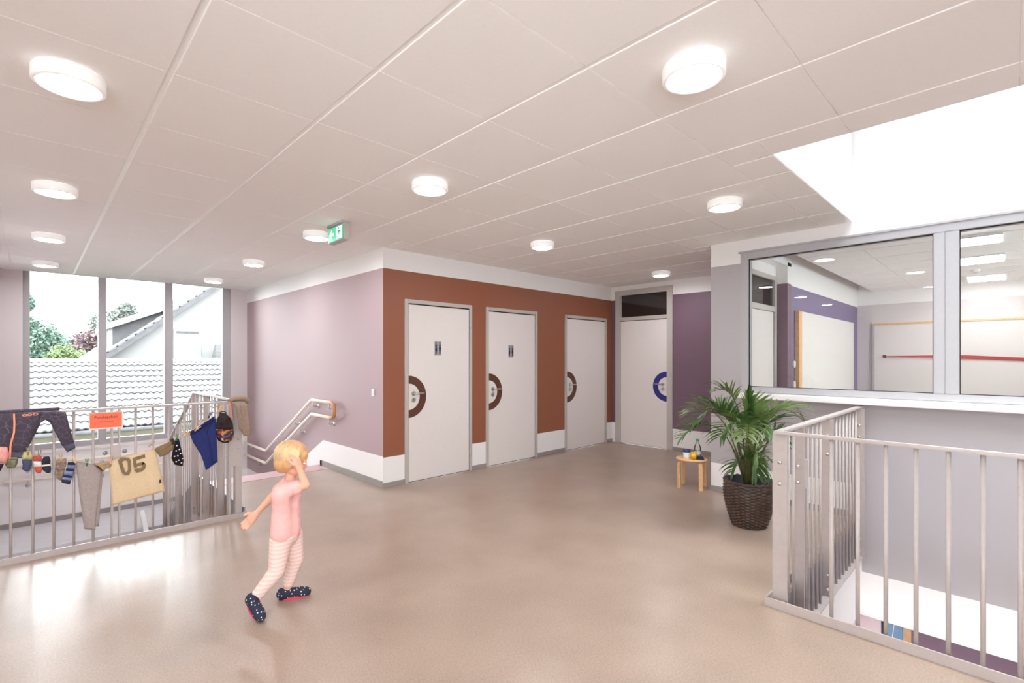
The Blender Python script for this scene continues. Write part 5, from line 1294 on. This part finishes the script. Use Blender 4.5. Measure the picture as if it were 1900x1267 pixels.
# leggings
Lg = MB()
limb(Lg, [W3(0, 0.0, 0.405), W3(0, -0.06, 0.405)], [0.068, 0.068]); limb(Lg, [pelvis, W3(-0.003, -0.028, 0.45)], [0.074, 0.072])
limb(Lg, [hipF, kneeF, ankF.lerp(kneeF, 0.12)], [0.062, 0.046, 0.032]); limb(Lg, [hipR, kneeR, ankR.lerp(kneeR, 0.10)], [0.062, 0.046, 0.032])
def stripe_mat():
    m = bpy.data.materials.new('striped_leggings'); m.use_nodes = True
    n = m.node_tree; L = n.links; b = n.nodes['Principled BSDF']; b.inputs['Roughness'].default_value = 0.9
    tc = n.nodes.new('ShaderNodeTexCoord'); wv = n.nodes.new('ShaderNodeTexWave'); wv.wave_type = 'BANDS'; wv.bands_direction = 'Z'
    wv.inputs['Scale'].default_value = 14; wv.inputs['Distortion'].default_value = 2.0
    L.new(tc.outputs['Object'], wv.inputs['Vector'])
    r = n.nodes.new('ShaderNodeValToRGB'); r.color_ramp.elements[0].color = (*lin((236, 210, 200)), 1); r.color_ramp.elements[1].color = (*lin((228, 190, 180)), 1)
    L.new(wv.outputs['Fac'], r.inputs['Fac']); L.new(r.outputs['Color'], b.inputs['Base Color'])
    return m
link('leggings', fuse(Lg, 'leggings', stripe_mat(), 0.006, 5), pe)
# shoes
def shoe(heel, toe, label, flat=True):
    d = (toe-heel); L_ = d.length; d.normalize(); sd_ = d.cross(Vector((0, 0, 1))).normalized(); u = sd_.cross(d)
    mb = MB()
    for t, r_, hgt in ((0.10, 0.032, 0.034), (0.2, 0.033, 0.036), (0.35, 0.031, 0.033), (0.5, 0.032, 0.030), (0.7, 0.033, 0.026), (0.86, 0.030, 0.023)):
        c = heel+d*L_*t+u*hgt; Mx = Matrix((sd_, d, u)).transposed()
        sphere(mb, c, r_, (1.0, 1.1, 0.95 if t > .3 else 1.15), Mx, 14, 10)
    so = link('shoe', fuse(mb, 'shoe', SHM, 0.005, 4), pe)
    so['label'] = label
    s = MB(); n = 28; top, bot = [], []
    for i in range(n):
        a = 2*math.pi*i/n; x = math.cos(a); y = math.sin(a)
        wd = 0.030*(0.88+0.18*(x > 0)*x)
        p = heel+d*(L_*0.5+L_*0.53*x)+sd_*wd*y*(1-0.25*abs(x)**4)
        bot.append(p+u*0.0005); top.append(p+u*0.014)
    s.add(bot+top, [tuple(range(n-1, -1, -1)), tuple(range(n, 2*n))]+[(i, (i+1) % n, n+(i+1) % n, n+i) for i in range(n)])
    s.obj('sole', mat('pink_sole', (216, 62, 92), 0.6, noise=0.05), so)
def dot_mat():
    m = bpy.data.materials.new('dotted_shoe_cloth'); m.use_nodes = True
    n = m.node_tree; L = n.links; b = n.nodes['Principled BSDF']; b.inputs['Roughness'].default_value = 0.8
    tc = n.nodes.new('ShaderNodeTexCoord'); v = n.nodes.new('ShaderNodeTexVoronoi'); v.inputs['Scale'].default_value = 62; v.inputs['Randomness'].default_value = 0.5
    L.new(tc.outputs['Object'], v.inputs['Vector'])
    r = n.nodes.new('ShaderNodeValToRGB'); r.color_ramp.interpolation = 'CONSTANT'; r.color_ramp.elements[0].color = (*lin((232, 230, 232)), 1); r.color_ramp.elements[1].position = 0.22; r.color_ramp.elements[1].color = (*lin((34, 36, 56)), 1)
    L.new(v.outputs['Distance'], r.inputs['Fac']); L.new(r.outputs['Color'], b.inputs['Base Color'])
    return m
SHM = dot_mat()
shoe(W3(-0.060, 0.018, 0.0), W3(0.090, 0.085, 0.0), 'dark dotted slipper shoe with pink sole, flat on the floor')
shoe(W3(-0.155, -0.150, 0.072), W3(-0.055, -0.215, 0.0), 'trailing dotted shoe with heel raised')
